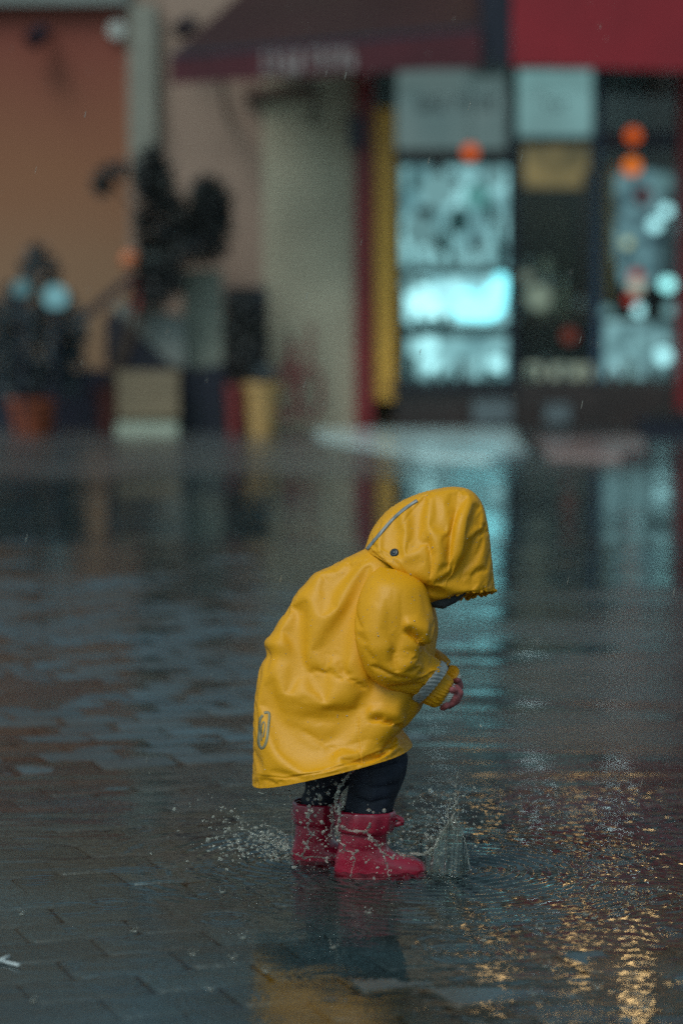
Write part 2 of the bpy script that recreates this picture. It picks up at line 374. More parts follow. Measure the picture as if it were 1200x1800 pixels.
M_redpaint = mat('dark_red_paint', (0.24, 0.014, 0.016), 0.35, var=0.3, scale=4)
M_yellow = mat('yellow_paint', (0.84, 0.42, 0.05), 0.4, var=0.2, scale=3)
M_dark = mat('dark_metal', (0.012, 0.012, 0.026), 0.4, var=0.3, scale=6)
M_plinth = mat('dark_brown_plinth', (0.055, 0.035, 0.030), 0.35, var=0.4, scale=3)
M_bluepost = mat('blue_grey_post', (0.03, 0.06, 0.11), 0.4)
M_white = mat('white_paint', (0.5, 0.52, 0.47), 0.5, var=0.15, scale=4)
M_letter = mat('pale_lettering', (0.30, 0.25, 0.24), 0.6)
M_dkletter = mat('dark_lettering', (0.05, 0.08, 0.10), 0.6)
M_terra = mat('terracotta', (0.28, 0.06, 0.02), 0.6, var=0.35, scale=9)
M_glass = clear_mat('window_glass', 1.45, 0.01, (0.93, 0.97, 0.97))
M_wood = mat('brown_wood', (0.16, 0.085, 0.04), 0.5, var=0.4, scale=14)

bo = thing('building', 'orange and red rendered house wall with pale ledge at the far left', 'building', (wx(-400), YW, 0))
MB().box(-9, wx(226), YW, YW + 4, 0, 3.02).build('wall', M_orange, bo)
MB().box(-9, wx(226), YW + 0.05, YW + 4, 3.22, 4.4).build('upper_wall', M_tan, bo)
MB().box(-9.2, wx(226) + .02, YW - 0.12, YW + 4, 3.02, 3.22).build('ledge', M_grey, bo)
MB().box(-9, wx(330), YW - .13, YW - .11, 0, .42).build('plinth', M_dark, bo)  # dark strip added as a backdrop to darken the gaps between the pots
MB().box(wx(226), wx(282), YW, YW + 4, 0, 3.6).build('corner_wall', M_rose, bo)
MB().box(wx(232), wx(278), YW - 0.10, YW, wz(320), 3.02).build('pilaster', mat('pale_pilaster', (.27, .26, .21), .7), bo)
bs = thing('building', 'beige shop building behind the maroon and red awnings', 'building', (wx(620), YW, 0))
MB().box(wx(280), wx(462), YW, YW + 4, 0, 3.6).build('wall', M_rose, bs)
MB().box(wx(462), wx(626), YW, YW + 4, 0, 3.6).build('wall', M_beige, bs)
MB().box(wx(280), 9, YW + 0.02, YW + 4, 3.6, 4.5).build('upper_wall', M_tan, bs)
MB().box(wx(626), 9, YW + 0.01, YW + 4, 2.95, 3.6).build('fascia', M_plinth, bs)
MB().box(wx(1215), 9, YW, YW + 4, 0, 2.95).build('wall', M_redpaint, bs)
MB().box(wx(280) - .1, 9.1, YW - .2, YW + 4.1, 4.5, 4.62).build('cornice', M_grey, bs)
MB().box(wx(630), wx(1200), 18.6, 18.7, 0, 2.95).build('back_wall', mat('shop_back_wall', (0.16, 0.20, 0.20), .7), bs)
MB().box(wx(630) - .06, wx(630), YW + .2, 18.6, 0, 2.95).build('side_wall', mat('shop_side', (0.22, 0.17, 0.10), .7), bs)
MB().box(wx(1200), wx(1200) + .06, YW + .2, 18.6, 0, 2.95).build('side_wall', M_plinth, bs)
MB().box(wx(630), wx(1200), YW + .1, 18.6, 2.93, 2.945).build('shop_ceiling', mat('shop_ceiling', (0.3, 0.33, 0.32), .8), bs)
MB().box(wx(630), wx(1200), YW + .12, 18.6, 0.0, 0.05).build('shop_floor', M_wood, bs)

# ---- shop front
sf = thing('shop_front', 'dark framed shop front with large lit display windows', 'shop front', (wx(930), YW, 0))
MB().pbox(624, 125, 656, 748, YW - .10, .2).build('pillar', M_redpaint, sf)
V0 = MB().pbox(657, 190, 694, 704, YW - .02, .10).build('door_jamb', M_yellow, sf)
MB().pbox(694, 672, 1200, 752, YW - .02, .14).build('plinth', M_plinth, sf)
MB().pbox(684, 676, 905, 684, YW - .08, .2).build('sill', M_dark, sf)
MB().pbox(892, 110, 908, 672, YW - .05, .12).build('mullion', M_dark, sf)
MB().pbox(1041, 110, 1058, 672, YW - .05, .12).build('mullion', M_bluepost, sf)
MB().pbox(1188, 110, 1216, 752, YW - .06, .2).build('pillar', M_redpaint, sf)
MB().pbox(692, 262, 892, 284, YW - .03, .08).build('transom_bar', M_plinth, sf)
MB().pbox(908, 240, 1041, 252, YW - .03, .08).build('transom_bar', M_dark, sf)
MB().pbox(1058, 232, 1188, 262, YW - .03, .08).build('transom_bar', M_dark, sf)
for a in ((694, 284, 892, 672), (908, 252, 1041, 672), (1058, 262, 1188, 672), (694, 118, 892, 262), (908, 118, 1041, 240), (1058, 118, 1188, 232)):
    MB().pbox(*a, YW + .04, .008).build('pane', M_glass, sf)
sp_ = MB().pbox(697, 122, 889, 262, YW + .10, .03).build('sign_panel', emit('sign_glow_dim', (0.34, 0.48, 0.47), 0.52, col2=(0.26, .40, .40), scale=3), sf)
rs = random.Random(4)
def strokes(par, mt, x0, x1, y0, y1, n, y, wd):
    cw = (x1 - x0) / n
    for k in range(n):
        a = x0 + k * cw; mb = MB()
        mb.pbox(a, y0, a + wd, y1, y, .01)
        q = rs.choice((0, .45, .9)); yy = y0 + (y1 - y0 - wd) * q
        mb.pbox(a + wd, yy, a + cw * .72, yy + wd, y, .01)
        if rs.random() < .6: mb.pbox(a + cw * .72 - wd, y0 + (y1 - y0) * rs.choice((0, .5)), a + cw * .72, y1 if rs.random() < .6 else (y0 + y1) / 2, y + .001, .01)
        mb.build('letter', mt, par)
strokes(sp_, M_dkletter, 735, 790, 170, 196, 5, YW + .085, 4); strokes(sp_, M_dkletter, 800, 872, 168, 194, 6, YW + .085, 4)
sp2 = MB().pbox(909, 122, 1040, 240, YW + .10, .03).build('sign_panel', emit('sign_glow', (0.36, 0.66, 0.66), 0.8, col2=(0.28, .5, .5), scale=4), sf)
strokes(sp2, M_dkletter, 960, 1000, 176, 192, 3, YW + .085, 4)
def gpt(px, py, z=0.002):                               # point of the ground seen at a photo pixel
    dd = P(px, py, 0) - np.array((0, -DC, H)); t_ = (z - H) / dd[2]; return np.array((0, -DC, H)) + dd * t_
def apron(pts, m_, name, label, cat, z=.022):
    A = [gpt(x, y_, z) for x, y_ in pts]; Bk = [a - np.array((0, 0, z + .02)) for a in A]; n_ = len(A)
    return tag(obj(name, A + Bk, [tuple(range(n_)), tuple(range(n_, 2 * n_))[::-1]] + [(i, n_ + i, n_ + (i + 1) % n_, (i + 1) % n_) for i in range(n_)], m_), label, cat)
apron([(548, 752), (902, 752), (912, 772), (930, 793), (860, 805), (740, 800), (640, 782), (560, 768)], M_pale, 'stone_slab', 'pale slab for the bright wet patch of ground in front of the left shop window', 'slab')
apron([(940, 768), (1128, 766), (1136, 788), (1090, 800), (960, 798)], mat('reddish_stone', (0.34, .22, .20), .25, coat=.6), 'stone_slab', 'reddish wet stone slab on the ground before the right shop windows', 'slab')
# ---- display inside the shop; glowing panels added for the brightness of its windows
CY = (0.36, 0.70, 0.73)
shelfM = mat('shelf_metal', (0.10, .11, .11), .4)
def glowpanel(px0, py0, px1, py1, y, st_, label, c=CY, c2=(0.05, .13, .15), sc=2.6):
    tg = thing('glow_panel', label, 'light box', P((px0 + px1) / 2, py1, y), 'glowing panels added for the brightness of the shop windows')
    MB().pbox(px0 - 3, py0 - 3, px1 + 3, py1 + 3, y + .01, .08).build('casing', shelfM, tg)
    MB().pbox(px0, py0, px1, py1, y, .009).build('lit_panel', emit('panel_glow', c, st_ * 2.5, col2=c2, scale=sc), tg)
glowpanel(706, 292, 892, 470, 16.9, 0.8, 'large dim lit panel in the left window under the transom')
glowpanel(712, 486, 890, 568, 16.7, 1.5, 'wide bright lit panel in the middle of the left window')
glowpanel(716, 592, 892, 664, 16.5, 0.75, 'low lit panel at the foot of the left window')
glowpanel(920, 256, 1034, 330, 17.2, 0.30, 'dim ochre lit panel at the top of the centre window', (0.5, .36, .14), (0.06, .06, .03))
glowpanel(925, 640, 1040, 690, 16.4, 0.5, 'dull lit panel at the foot of the centre window', (0.5, .55, .42), (0.2, .25, .2))
glowpanel(1066, 300, 1188, 500, 17.2, 0.5, 'tall dim lit panel in the right window', (0.22, .42, .46), (0.02, .05, .07), 7)
glowpanel(1060, 560, 1186, 664, 16.6, 0.7, 'low lit panel at the foot of the right window', (0.3, .55, .58), (0.04, .09, .10), 6)
# ice-white glowing double-lobed display bowl
hb = MB()
for cx, cy, rx, rz in ((820, 536, 24, 26), (850, 546, 30, 17), (868, 528, 20, 28), (880, 502, 13, 24)):
    c = P(cx, cy, 16.35); hb.ell(c, (rx / 238, .10, rz / 238))
tag(hb.build('display_lamp', emit('lamp_white', (0.22, .74, .82), 4.6), None, True), 'brightest white lobed lamp in the left window', 'lamp')
def globe(px, py, r, y, c, st_, label, group):
    tg = thing('globe_lamp', label, 'lamp', P(px, py, y) - np.array((0, 0, r)), group)
    MB().ell(P(px, py, y), (r, r, r)).build('bulb', emit('globe_glow', c, st_), tg, True)
    p = P(px, py, y); MB().tube([p + (0, 0, r * .9), p + (0, 0, r * 1.5)], [r * .45, r * .3]).build('cap', M_dark, tg)
G = 'small globe lamps in the display'
XG = [(770, 335, .13, 'soft cyan globe lamp high in the left window', CY, .75), (738, 405, .12, 'soft cyan globe lamp at the left of the left window under the transom', CY, .6), (838, 345, .09, 'teal globe lamp high in the middle of the left window', (.2, .62, .6), .7), (868, 310, .08, 'small cyan globe lamp under the transom by the dark mullion', CY, .6), (722, 500, .07, 'soft globe lamp at the left end of the middle panel', CY, .8), (945, 522, .10, 'large dim cream globe lamp in the centre window', (.45, .55, .42), .7), (925, 487, .055, 'small dim cream globe lamp above the large one in the centre window', (.40, .48, .38), .6), (1066, 548, .05, 'dim cyan globe lamp right of the blue post', CY, .6), (1178, 545, .06, 'cyan globe lamp between the white one and the shelf in the right window', CY, .9), (1000, 590, .06, 'dull red globe lamp low in the centre window', (.35, .07, .04), .6), (1165, 320, .07, 'dim cyan globe lamp high beside the right red post', CY, .45), (1125, 610, .05, 'dim cyan globe lamp under the shelf of the right window', CY, .7)]
for a in ((1150, 395, .05, 'cyan globe lamp low in the right window near its right post'), (1170, 370, .045, 'upper cyan globe lamp beside the right red post'),
          (1172, 500, .055, 'white globe lamp beside the right red post at mid height'), (1120, 545, .05, 'cyan globe lamp on the shelf of the right window'),
          (755, 605, .06, 'upper globe lamp of the pair low in the left window'), (757, 640, .055, 'lower globe lamp of the pair low in the left window'),
          (872, 640, .06, 'globe lamp at the lower right corner of the left window'), (745, 520, .085, 'large soft globe lamp left of the brightest lamp'),
          (1165, 625, .06, 'globe lamp in the lower right corner of the right window')):
    globe(a[0], a[1], a[2], 16.2, CY if 'white' not in a[3] else (.35, .85, .85), 3.2, a[3], G)
for a in XG: globe(a[0], a[1], a[2], 16.2, a[4], a[5], a[3], G)
globe(1102, 427, .035, 16.2, (.8, .85, .5), 1.1, 'small yellowish globe lamp above the shelf of the right window', G)
globe(1117, 503, .06, 16.2, (.8, .85, .7), 1.0, 'cream globe lamp between two red balls in the right window', G)
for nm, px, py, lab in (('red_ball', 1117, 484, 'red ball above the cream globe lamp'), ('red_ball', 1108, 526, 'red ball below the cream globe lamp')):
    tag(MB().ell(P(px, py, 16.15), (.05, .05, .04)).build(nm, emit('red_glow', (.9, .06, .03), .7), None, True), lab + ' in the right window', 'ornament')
# shelves and goods
sh = thing('display_shelf', 'dark display shelving inside the left shop window', 'shelf', P(795, 670, 16.3))
for py in (578, 668, 474): MB().pbox(700, py, 893, py + 7, 16.05, .5).build('shelf_board', shelfM, sh)
sh = thing('display_shelf', 'dark display shelving inside the centre and right shop windows', 'shelf', P(1050, 670, 16.3))
for py in (556, 668): MB().pbox(908, py, 1188, py + 8, 16.05, .5).build('shelf_board', M_wood, sh)
goods = [mat('goods_%s' % n, c, .4) for n, c in (('teal', (.05, .22, .22)), ('cream', (.5, .46, .3)), ('brown', (.12, .05, .03)), ('dark', (.02, .025, .04)), ('red', (.4, .03, .03)), ('ochre', (.42, .22, .05)))]
GN = ['teal', 'cream', 'brown', 'dark', 'red', 'ochre']
WN = {0: 'left', 1: 'centre', 2: 'right'}
rg = random.Random(9)
def jar(px, base, wpx, hpx, mi, wi, shape, ordn):
    c = P(px, base, 16.2); r = wpx / 238 / 2; h = hpx / 238
    names = {'bottle': 'bottle', 'jar': 'jar', 'box': 'box'}
    row = {474: 'upper', 578: 'middle', 668: 'bottom', 556: 'middle'}[base]
    lab = '%s %s, number %s from the left on the %s shelf of the %s window' % (GN[mi], names[shape], ordn, row, WN[wi])
    tg = thing(names[shape], lab, names[shape], c, 'goods on the shop shelves')
    if shape == 'bottle':
        MB().lathe([(r, 0), (r, h * .55), (r * .35, h * .72), (r * .32, h * .92)], c, 12).build('glass', goods[mi], tg, True)
        MB().lathe([(r * .38, h * .92), (r * .38, h)], c, 10).build('cap', M_dark, tg)
    elif shape == 'jar':
        MB().lathe([(r * .9, 0), (r, h * .1), (r, h * .75), (r * .8, h * .85)], c, 12).build('glass', goods[mi], tg, True)
        MB().lathe([(r * .85, h * .85), (r * .85, h)], c, 12).build('lid', M_white, tg)
    else:
        MB().box(c[0] - r, c[0] + r, c[1] - r * .6, c[1] + r * .6, c[2], c[2] + h * .97).build('carton', goods[mi], tg)
        MB().box(c[0] - r * .7, c[0] + r * .7, c[1] - r * .6 - .004, c[1] - r * .6 - .001, c[2] + h * .3, c[2] + h * .7).build('label_patch', M_white, tg)
ORD = ['one', 'two', 'three', 'four', 'five', 'six', 'seven', 'eight']
for wi, (x0, x1, bases) in enumerate(((716, 888, (474, 578, 668)), (918, 1034, (556, 668)), (1066, 1180, (556, 668)))):
    for base in bases:
        n = 6 if wi == 0 else 4
        for k in range(n):
            px = x0 + (x1 - x0) * (k + .5) / n + rg.uniform(-5, 5)
            hp = rg.uniform(40, 110) if (wi == 0 and base == 474) or (wi and base == 556) else rg.uniform(22, 48)
            if wi == 0 and base == 578 and k > 2: continue
            jar(px, base, rg.uniform(11, 20), hp, rg.choice([0, 1, 3, 0] if wi == 0 else [2, 3, 5, 1, 3, 4]), wi, rg.choice(['bottle', 'jar', 'box']), ORD[k])
for k, (px, py, w_, h_) in enumerate(((728, 318, 9, 22), (752, 372, 16, 12), (776, 425, 10, 20), (800, 318, 12, 12), (806, 388, 18, 26), (838, 430, 14, 12), (862, 372, 10, 24), (880, 440, 10, 16))):
    c = P(px, py, 16.4); tg = thing('hanging_plate', ORD[k] + ', counted from the left, of the dark plates hung on cords in the left window', 'hanging plate', c - (0, 0, h_ / 238), 'dark plates hung in the left window')
    MB().ell(c, (w_ / 238, .02, h_ / 238)).build('plate', goods[3] if k % 2 else goods[0], tg, True)
    MB().tube([c + (0, 0, h_ / 238 * .95), (c[0], c[1], 2.9)], .004, 6).build('cord', M_dark, tg)
# dark curtain / poster panels behind the centre pane
tag(MB().pbox(915, 300, 1010, 640, 17.6, .03).build('poster', mat('dark_poster', (0.05, .06, .06), .6, col2=(.16, .12, .06), scale=3)), 'dark brown poster board behind the centre window', 'poster')
tag(MB().pbox(1022, 300, 1038, 560, 17.0, .05).build('banner', goods[2]), 'narrow brown hanging banner beside the blue post', 'banner')
tag(MB().pbox(1060, 290, 1080, 560, 16.6, .05).build('banner', goods[5]), 'narrow ochre hanging banner right of the blue post', 'banner')
# ceiling tube lamps of the shop
for k, px in enumerate((790, 970, 1125)):
    tg = thing('tube_lamp', ('left', 'middle', 'right')[k] + 'most ceiling tube lamp inside the shop' if k != 1 else 'middle ceiling tube lamp inside the shop', 'ceiling lamp', (wx(px), 17.2, 2.9), 'ceiling tube lamps inside the shop')
    MB().box(wx(px) - .06, wx(px) + .06, 16.5, 18.0, 2.885, 2.93).build('housing', M_white, tg)
    MB().tube([(wx(px), 16.55, 2.87), (wx(px), 17.95, 2.87)], .018).build('tube', emit('tube_glow', (.7, .95, 1), 9), tg)

# ---- awnings
aw = thing('awning', 'dark maroon awning with pale lettering over the beige wall', 'awning', P(590, 145, YW - 1.3))
yf = YW - 1.3
def q(px, py, y): return P(px, py, y)
A = [q(300, 98, yf), q(842, 50, yf), P(905, -60, YW - .02), P(455, -40, YW - .02)]
A2 = [a + np.array((0, 0, -.025)) for a in A]
obj('canopy', A + A2, [(0, 1, 2, 3), (7, 6, 5, 4), (0, 4, 5, 1), (1, 5, 6, 2), (2, 6, 7, 3), (3, 7, 4, 0)], M_maroon, aw)
vb = MB(); n = 18
for k in range(n):
    a0, a1 = k / n, (k + 1) / n
    def vp(a, lo): return q(300 + 545 * a, (147 - 30 * a) if lo else (104 - 50 * a), yf - .012)
    vb.add([vp(a0, 0), vp(a1, 0), vp(a1, 1), vp(a0, 1), vp(a0, 0) + (0, .01, 0), vp(a1, 0) + (0, .01, 0), vp(a1, 1) + (0, .01, 0), vp(a0, 1) + (0, .01, 0)],
           [(0, 3, 2, 1), (4, 5, 6, 7), (0, 1, 5, 4), (3, 7, 6, 2), (0, 4, 7, 3), (1, 2, 6, 5)])
va = vb.build('valance', M_maroon2, aw)
strokes(va, M_letter, 462, 535, 88, 128, 4, yf - .03, 7); strokes(va, M_letter, 546, 628, 84, 122, 5, yf - .03, 7)
MB().tube([q(300, 100, yf + .02), q(842, 52, yf + .02)], .025).build('front_bar', M_dark, aw)
MB().tube([q(540, 128, yf + .1), q(556, 175, yf + .6), P(548, 215, YW)], .022).build('folding_arm', M_dark, aw)
MB().tube([q(390, 140, yf + .1), P(400, 200, YW)], .02).build('folding_arm', M_dark, aw)
MB().tube([P(430, 165, YW - .05), P(545, 158, YW - .05)], .05).build('shadow_bar', mat('brown_shadow', (.14, .08, .06), .5), aw)  # brown bar standing in for the shadow under the awning
MB().pbox(846, -80, 897, 112, YW - 1.2, 1.18).build('end_panel', M_dark, aw)
rw = thing('awning', 'bright red awning over the right windows of the shop', 'awning', P(1050, 120, YW - 1.25))
for k in range(7):
    x0 = 900 + k * 62
    a0 = P(x0, 0, 0)
    MB().pbox(x0 - 1.5, -20, x0 + 63.5, 116 + k * 2.0, YW - 1.25 + .004 * (k % 2), .02).build('valance_panel', M_red, rw)
A = [P(900, -20, YW - 1.24), P(1335, -20, YW - 1.24), P(1335, -95, YW - .02), P(900, -95, YW - .02)]
A2 = [a + np.array((0, 0, -.02)) for a in A]
obj('canopy', A + A2, [(0, 1, 2, 3), (7, 6, 5, 4), (0, 4, 5, 1), (1, 5, 6, 2), (2, 6, 7, 3), (3, 7, 4, 0)], M_red, rw)

# ---- hanging orange lanterns
EO = emit('lantern_glow', (1.0, 0.16, 0.025), 0.95); EO2 = emit('lantern_glow_amber', (1.0, 0.24, 0.03), 1.1)
def lantern(px, py, r, y, label, em, ztop):
    c = P(px, py, y); tg = thing('lantern', label, 'lantern', c - np.array((0, 0, r)), 'orange paper lanterns at the shop window')
    prof = [(r * .35, -r)] + [(r * (math.cos(a) * (1 + .03 * (k % 2))), r * math.sin(a)) for k, a in enumerate(np.linspace(-1.2, 1.2, 13))] + [(r * .35, r)]
    MB().lathe(prof, c, 18).build('paper_shade', em, tg, True)
    MB().lathe([(r * .38, r * .98), (r * .38, r * 1.12)], c, 12).build('top_ring', M_dark, tg)
    MB().tube([c + (0, 0, r * 1.1), (c[0], c[1], ztop)], .004, 6).build('cord', M_dark, tg)
lantern(826, 267, .055, YW - .25, 'orange lantern hanging before the left shop window', EO, 2.7)
lantern(1112, 238, .055, YW - .25, 'upper orange lantern before the right shop window', EO, 2.7)
lantern(1110, 292, .062, YW - .35, 'lower amber lantern before the right shop window', EO2, 2.1)
lt_ = P(1130, 345, YW - .2); tag(MB().ell(lt_, (.06, .05, .07)).build('ornament', M_red, None, True), 'dull red ornament hanging below the two orange lanterns', 'ornament')
tag(MB().pbox(612, 205, 640, 262, YW - .28, .14).build('wall_lamp', M_dark), 'dark unlit box lamp on the dark red pillar', 'wall lamp')

# ---- small fixtures on the left wall
for px, py, lab in ((70, 60, 'dark spotlight on the orange wall at the far left'), (330, 44, 'dark spotlight on the tan wall above the awning corner')):
    c = P(px, py, YW - .2); tg = thing('spotlight', lab, 'spotlight', c, 'dark spotlights on the walls')
    MB().tube([c + (-.05, -.04, -.05), c + (.03, .05, .03)], [.07, .05], 12).build('lamp_head', M_dark, tg)
    MB().tube([c + (.03, .05, .03), c + (.03, .2, .05)], .02).build('bracket', M_dark, tg)
c = P(205, 52, YW - .06); tag(MB().tube([c, c + (0, .06, 0)], [.06, .07], 14).build('alarm_box', M_white), 'small pale round alarm box high on the orange wall', 'alarm')
# warm wall lanterns above the awnings: their light is what glitters in the puddle on the right
EW = emit('warm_bulb', (1.0, 0.66, 0.28), 10); EW2 = emit('warm_bulb_soft', (1.0, 0.64, 0.26), 5.5)
for lx, z, em_, lab in ((865, 3.80, EW2, 'left warm lit wall lantern, above the gap between the awnings'), (1020, 3.72, EW2, 'dimmer warm lit wall lantern in the middle above the red awning'),
                  (1125, 4.24, EW, 'brightest warm lit wall lantern, on the right above the red awning')):
    x = P(lx, 0, YW)[0]
    tg = thing('wall_lantern', lab, 'wall lamp', (x, YW - .25, z - .16), 'warm wall lanterns above the awnings')
    MB().lathe([(.04, -.11), (.085, -.07), (.095, .06), (.075, .09), (.03, .12)], (x, YW - .25, z), 12).build('glass_globe', em_, tg, True)
    MB().lathe([(.12, .12), (.10, .15), (.02, .22)], (x, YW - .25, z), 12).build('cap', M_dark, tg)
    MB().tube([(x, YW - .25, z + .2), (x, YW - .1, z + .24), (x, YW, z + .1)], .012).build('bracket', M_dark, tg)

# ---- plants
M_leaf = mat('dark_leaves', (0.016, 0.018, 0.022), .5, col2=(0.034, 0.036, 0.030), scale=8)
M_leaf2 = mat('grey_green_leaves', (0.018, 0.030, 0.036), .5, col2=(0.06, 0.08, 0.09), scale=8)
M_bark = mat('bark', (0.05, 0.032, 0.022), .8)
def foliage(blobs, n, size, seed):
    r = np.random.default_rng(seed); mb = MB(); vol = np.array([b_[1] * b_[2] for b_ in blobs]); vol = vol / vol.sum()
    for k in range(n):
        c, rx, rz, ry = blobs[r.choice(len(blobs), p=vol)]
        d = r.normal(0, 1, 3); d /= np.linalg.norm(d); p = c + d * np.array((rx, ry, rz)) * r.uniform(0.3, 1) ** .5
        a = r.normal(0, 1, 3); a /= np.linalg.norm(a); b_ = np.cross(a, r.normal(0, 1, 3)); b_ /= np.linalg.norm(b_)
        L = size * r.uniform(.7, 1.3); W = L * .35
        mb.add([p - a * L, p + b_ * W, p + a * L, p - b_ * W + np.cross(a, b_) * W * .5], [(0, 1, 2, 3)])
    return mb
def potted(label, pot, blobs, stems, mleaf, mpot, n=500, size=.05, seed=1, group='potted plants against the wall'):
    px0, py0, px1, py1, y = pot; a = P(px0, py1, y); b_ = P(px1, py0, y); c = ((a[0] + b_[0]) / 2, y, 0.0); r = (b_[0] - a[0]) / 2; h = b_[2] - 0
    tg = thing('potted_plant', label, 'potted plant', c, group)
    MB().lathe([(r * .72, .0), (r * .95, h * .85), (r * 1.06, h * .86), (r * 1.06, h), (r * .9, h), (r * .88, h * .9)], c, 20).build('pot', mpot, tg)
    mb = MB()
    for s_ in stems: mb.tube([(c[0], y, h * .8)] + [P(x, z, y) for x, z in s_], np.linspace(.022, .008, len(s_) + 1), 6)
    mb.build('stem', M_bark, tg)
    bl = [(P(x, z, y), rx / 243, rz / 243, min(rx, rz) / 243 * .8) for x, z, rx, rz in blobs]
    foliage(bl, n, size, seed).build('foliage', mleaf, tg, kind='stuff')
yp = YW - 1.0
potted('bushy grey green plant in the terracotta pot at the far left', (14, 700, 105, 775, yp), [(60, 610, 75, 85), (20, 570, 50, 70), (105, 580, 48, 66), (70, 480, 34, 50), (120, 650, 34, 56), (20, 660, 40, 45)], [[(60, 600), (65, 500)], [(50, 620), (110, 470)]], M_leaf2, M_terra, 1250, .055, 1)
potted('tall dark tree in a dark red pot reaching up to the awning', (165, 680, 212, 765, YW - .75), [(280, 400, 42, 120), (368, 372, 38, 62), (262, 300, 30, 40), (290, 470, 34, 60), (345, 420, 60, 46), (200, 298, 24, 12), (180, 325, 18, 16), (375, 370, 24, 50), (270, 500, 30, 40)],
       [[(250, 560), (280, 420), (270, 280)], [(255, 520), (340, 420)], [(262, 400), (190, 310)]], M_leaf, mat('dark_red_pot', (.10, .02, .015), .6), 1500, .07, 2)
potted('slim dark shrub in the dark red pot beside the yellow pot', (396, 676, 434, 762, yp), [(432, 590, 38, 75), (430, 540, 34, 30)], [[(425, 620), (432, 540)]], M_leaf, mat('deep_red_pot', (.17, .02, .02), .5), 900, .04, 3)
potted('low sprig in the yellow glazed pot beside the beige wall', (430, 672, 492, 764, yp - .15), [(464, 660, 20, 14)], [[(464, 655)]], M_leaf2, mat('yellow_glaze', (.50, .29, .10), .35), 90, .03, 4)
# reddish twigs leaning on the beige wall
tg = thing('bicycle', 'faint red bicycle frame leaning against the beige wall', 'bicycle', P(520, 735, YW - .2))
yb = YW - .2; Mb = mat('faded_red_paint', (.22, .05, .05), .4)
def circ(cx, cy, r): return [P(cx + r * .42 * math.cos(a), cy + r * math.sin(a), yb) for a in np.linspace(0, 6.283, 25)]
MB().tube([P(505, 690, yb), P(512, 600, yb), P(545, 615, yb), P(530, 690, yb), P(512, 600, yb)], .02).build('frame', Mb, tg)
MB().tube([P(545, 615, yb), P(548, 575, yb), P(538, 570, yb)], .014).build('handlebar', Mb, tg)
MB().tube(circ(505, 690, 46), .018, 6).build('wheel', Mb, tg); MB().tube(circ(545, 690, 46), .018, 6).build('wheel', Mb, tg)
MB().tube([P(512, 600, yb), P(511, 580, yb)], .012).build('saddle', M_dark, tg)
# sloping display stand with white board
tg = thing('display_stand', 'grey sloping display stand with dark legs before the wall', 'display stand', P(250, 765, YW - .6)); ys_ = YW - .6
def slab(pts, y, d, m_, name, par):
    A = [P(x, z, y) for x, z in pts]; Bk = [a + np.array((0, d, 0)) for a in A]; n_ = len(A)
    return obj(name, A + Bk, [tuple(range(n_))[::-1], tuple(range(n_, 2 * n_))] + [(i, (i + 1) % n_, n_ + (i + 1) % n_, n_ + i) for i in range(n_)], m_, par)
slab([(196, 540), (218, 530), (325, 560), (325, 646), (300, 640)], ys_, .35, M_grey, 'sloping_top', tg)
slab([(186, 560), (198, 548), (300, 644), (318, 662), (186, 644)], ys_ + .02, .3, M_dark, 'side_panel', tg)
slab([(140, 556), (222, 486), (300, 460), (302, 470), (228, 498), (150, 566)], ys_ + .04, .05, M_dark, 'raised_lid', tg)
for px in (325, 378): MB().pbox(px, 645, px + 16, 772, ys_ + .05, .05).build('leg', M_dark, tg)
tag(MB().pbox(322, 474, 391, 646, YW - .45, .05).build('board', mat('grey_board', (.27, .28, .22), .6)), 'upright white board beside the sloping stand', 'board')
mb_ = thing('menu_board', 'dark framed menu board above the red pot', 'menu board', P(432, 665, YW - .3))
MB().pbox(396, 505, 470, 665, YW - .3, .04).build('frame', M_dark, mb_)
MB().pbox(403, 514, 463, 656, YW - .31, .008).build('face', mat('slate', (.035, .035, .045), .5, col2=(.06, .055, .05), scale=9), mb_)
for px in (402, 456): MB().pbox(px, 665, px + 8, 752, YW - .28, .03).build('leg', M_dark, mb_)
cb = thing('crate', 'beige wooden crate on the ground under the sloping stand', 'crate', P(260, 740, YW - .9))
for k in range(3): MB().pbox(206, 652 + k * 28, 314, 677 + k * 28, YW - .9, .02).build('slat', mat('tan_crate', (.24, .18, .11), .7), cb)
MB().pbox(208, 655, 312, 734, YW - .878, .35).build('inner_box', M_rose, cb)
tag(MB().pbox(204, 744, 312, 782, YW - 1.05, .5).build('block', mat('white_block', (.40, .44, .34), .5)), 'low white stone block under the beige crate', 'block')
slab([(320, 655), (392, 640), (392, 765), (330, 765)], YW - .5, .2, M_dark, 'bin_body', tg)
c = P(228, 458, YW - .75); tag(MB().ell(c, (.065, .065, .065)).build('orange_ball', mat('orange_ball', (.62, .18, .07), .4), None, True), 'small orange ball ornament beside the dark tree', 'ornament')
c = P(245, 522, YW - .7); tag(MB().lathe([(.04, -.12), (.07, .1), (.08, .12)], c, 14).build('flower_pot', mat('red_pot', (.30, .03, .02), .5)), 'red flower pot on top of the sloping stand', 'flower pot')
c = P(275, 450, YW - .8); tag(MB().ell(c, (.10, .04, .05)).build('cushion', M_grey, None, True), 'grey cushion shaped bundle under the dark tree', 'bundle')
G2 = 'round garden lamps in the plant'
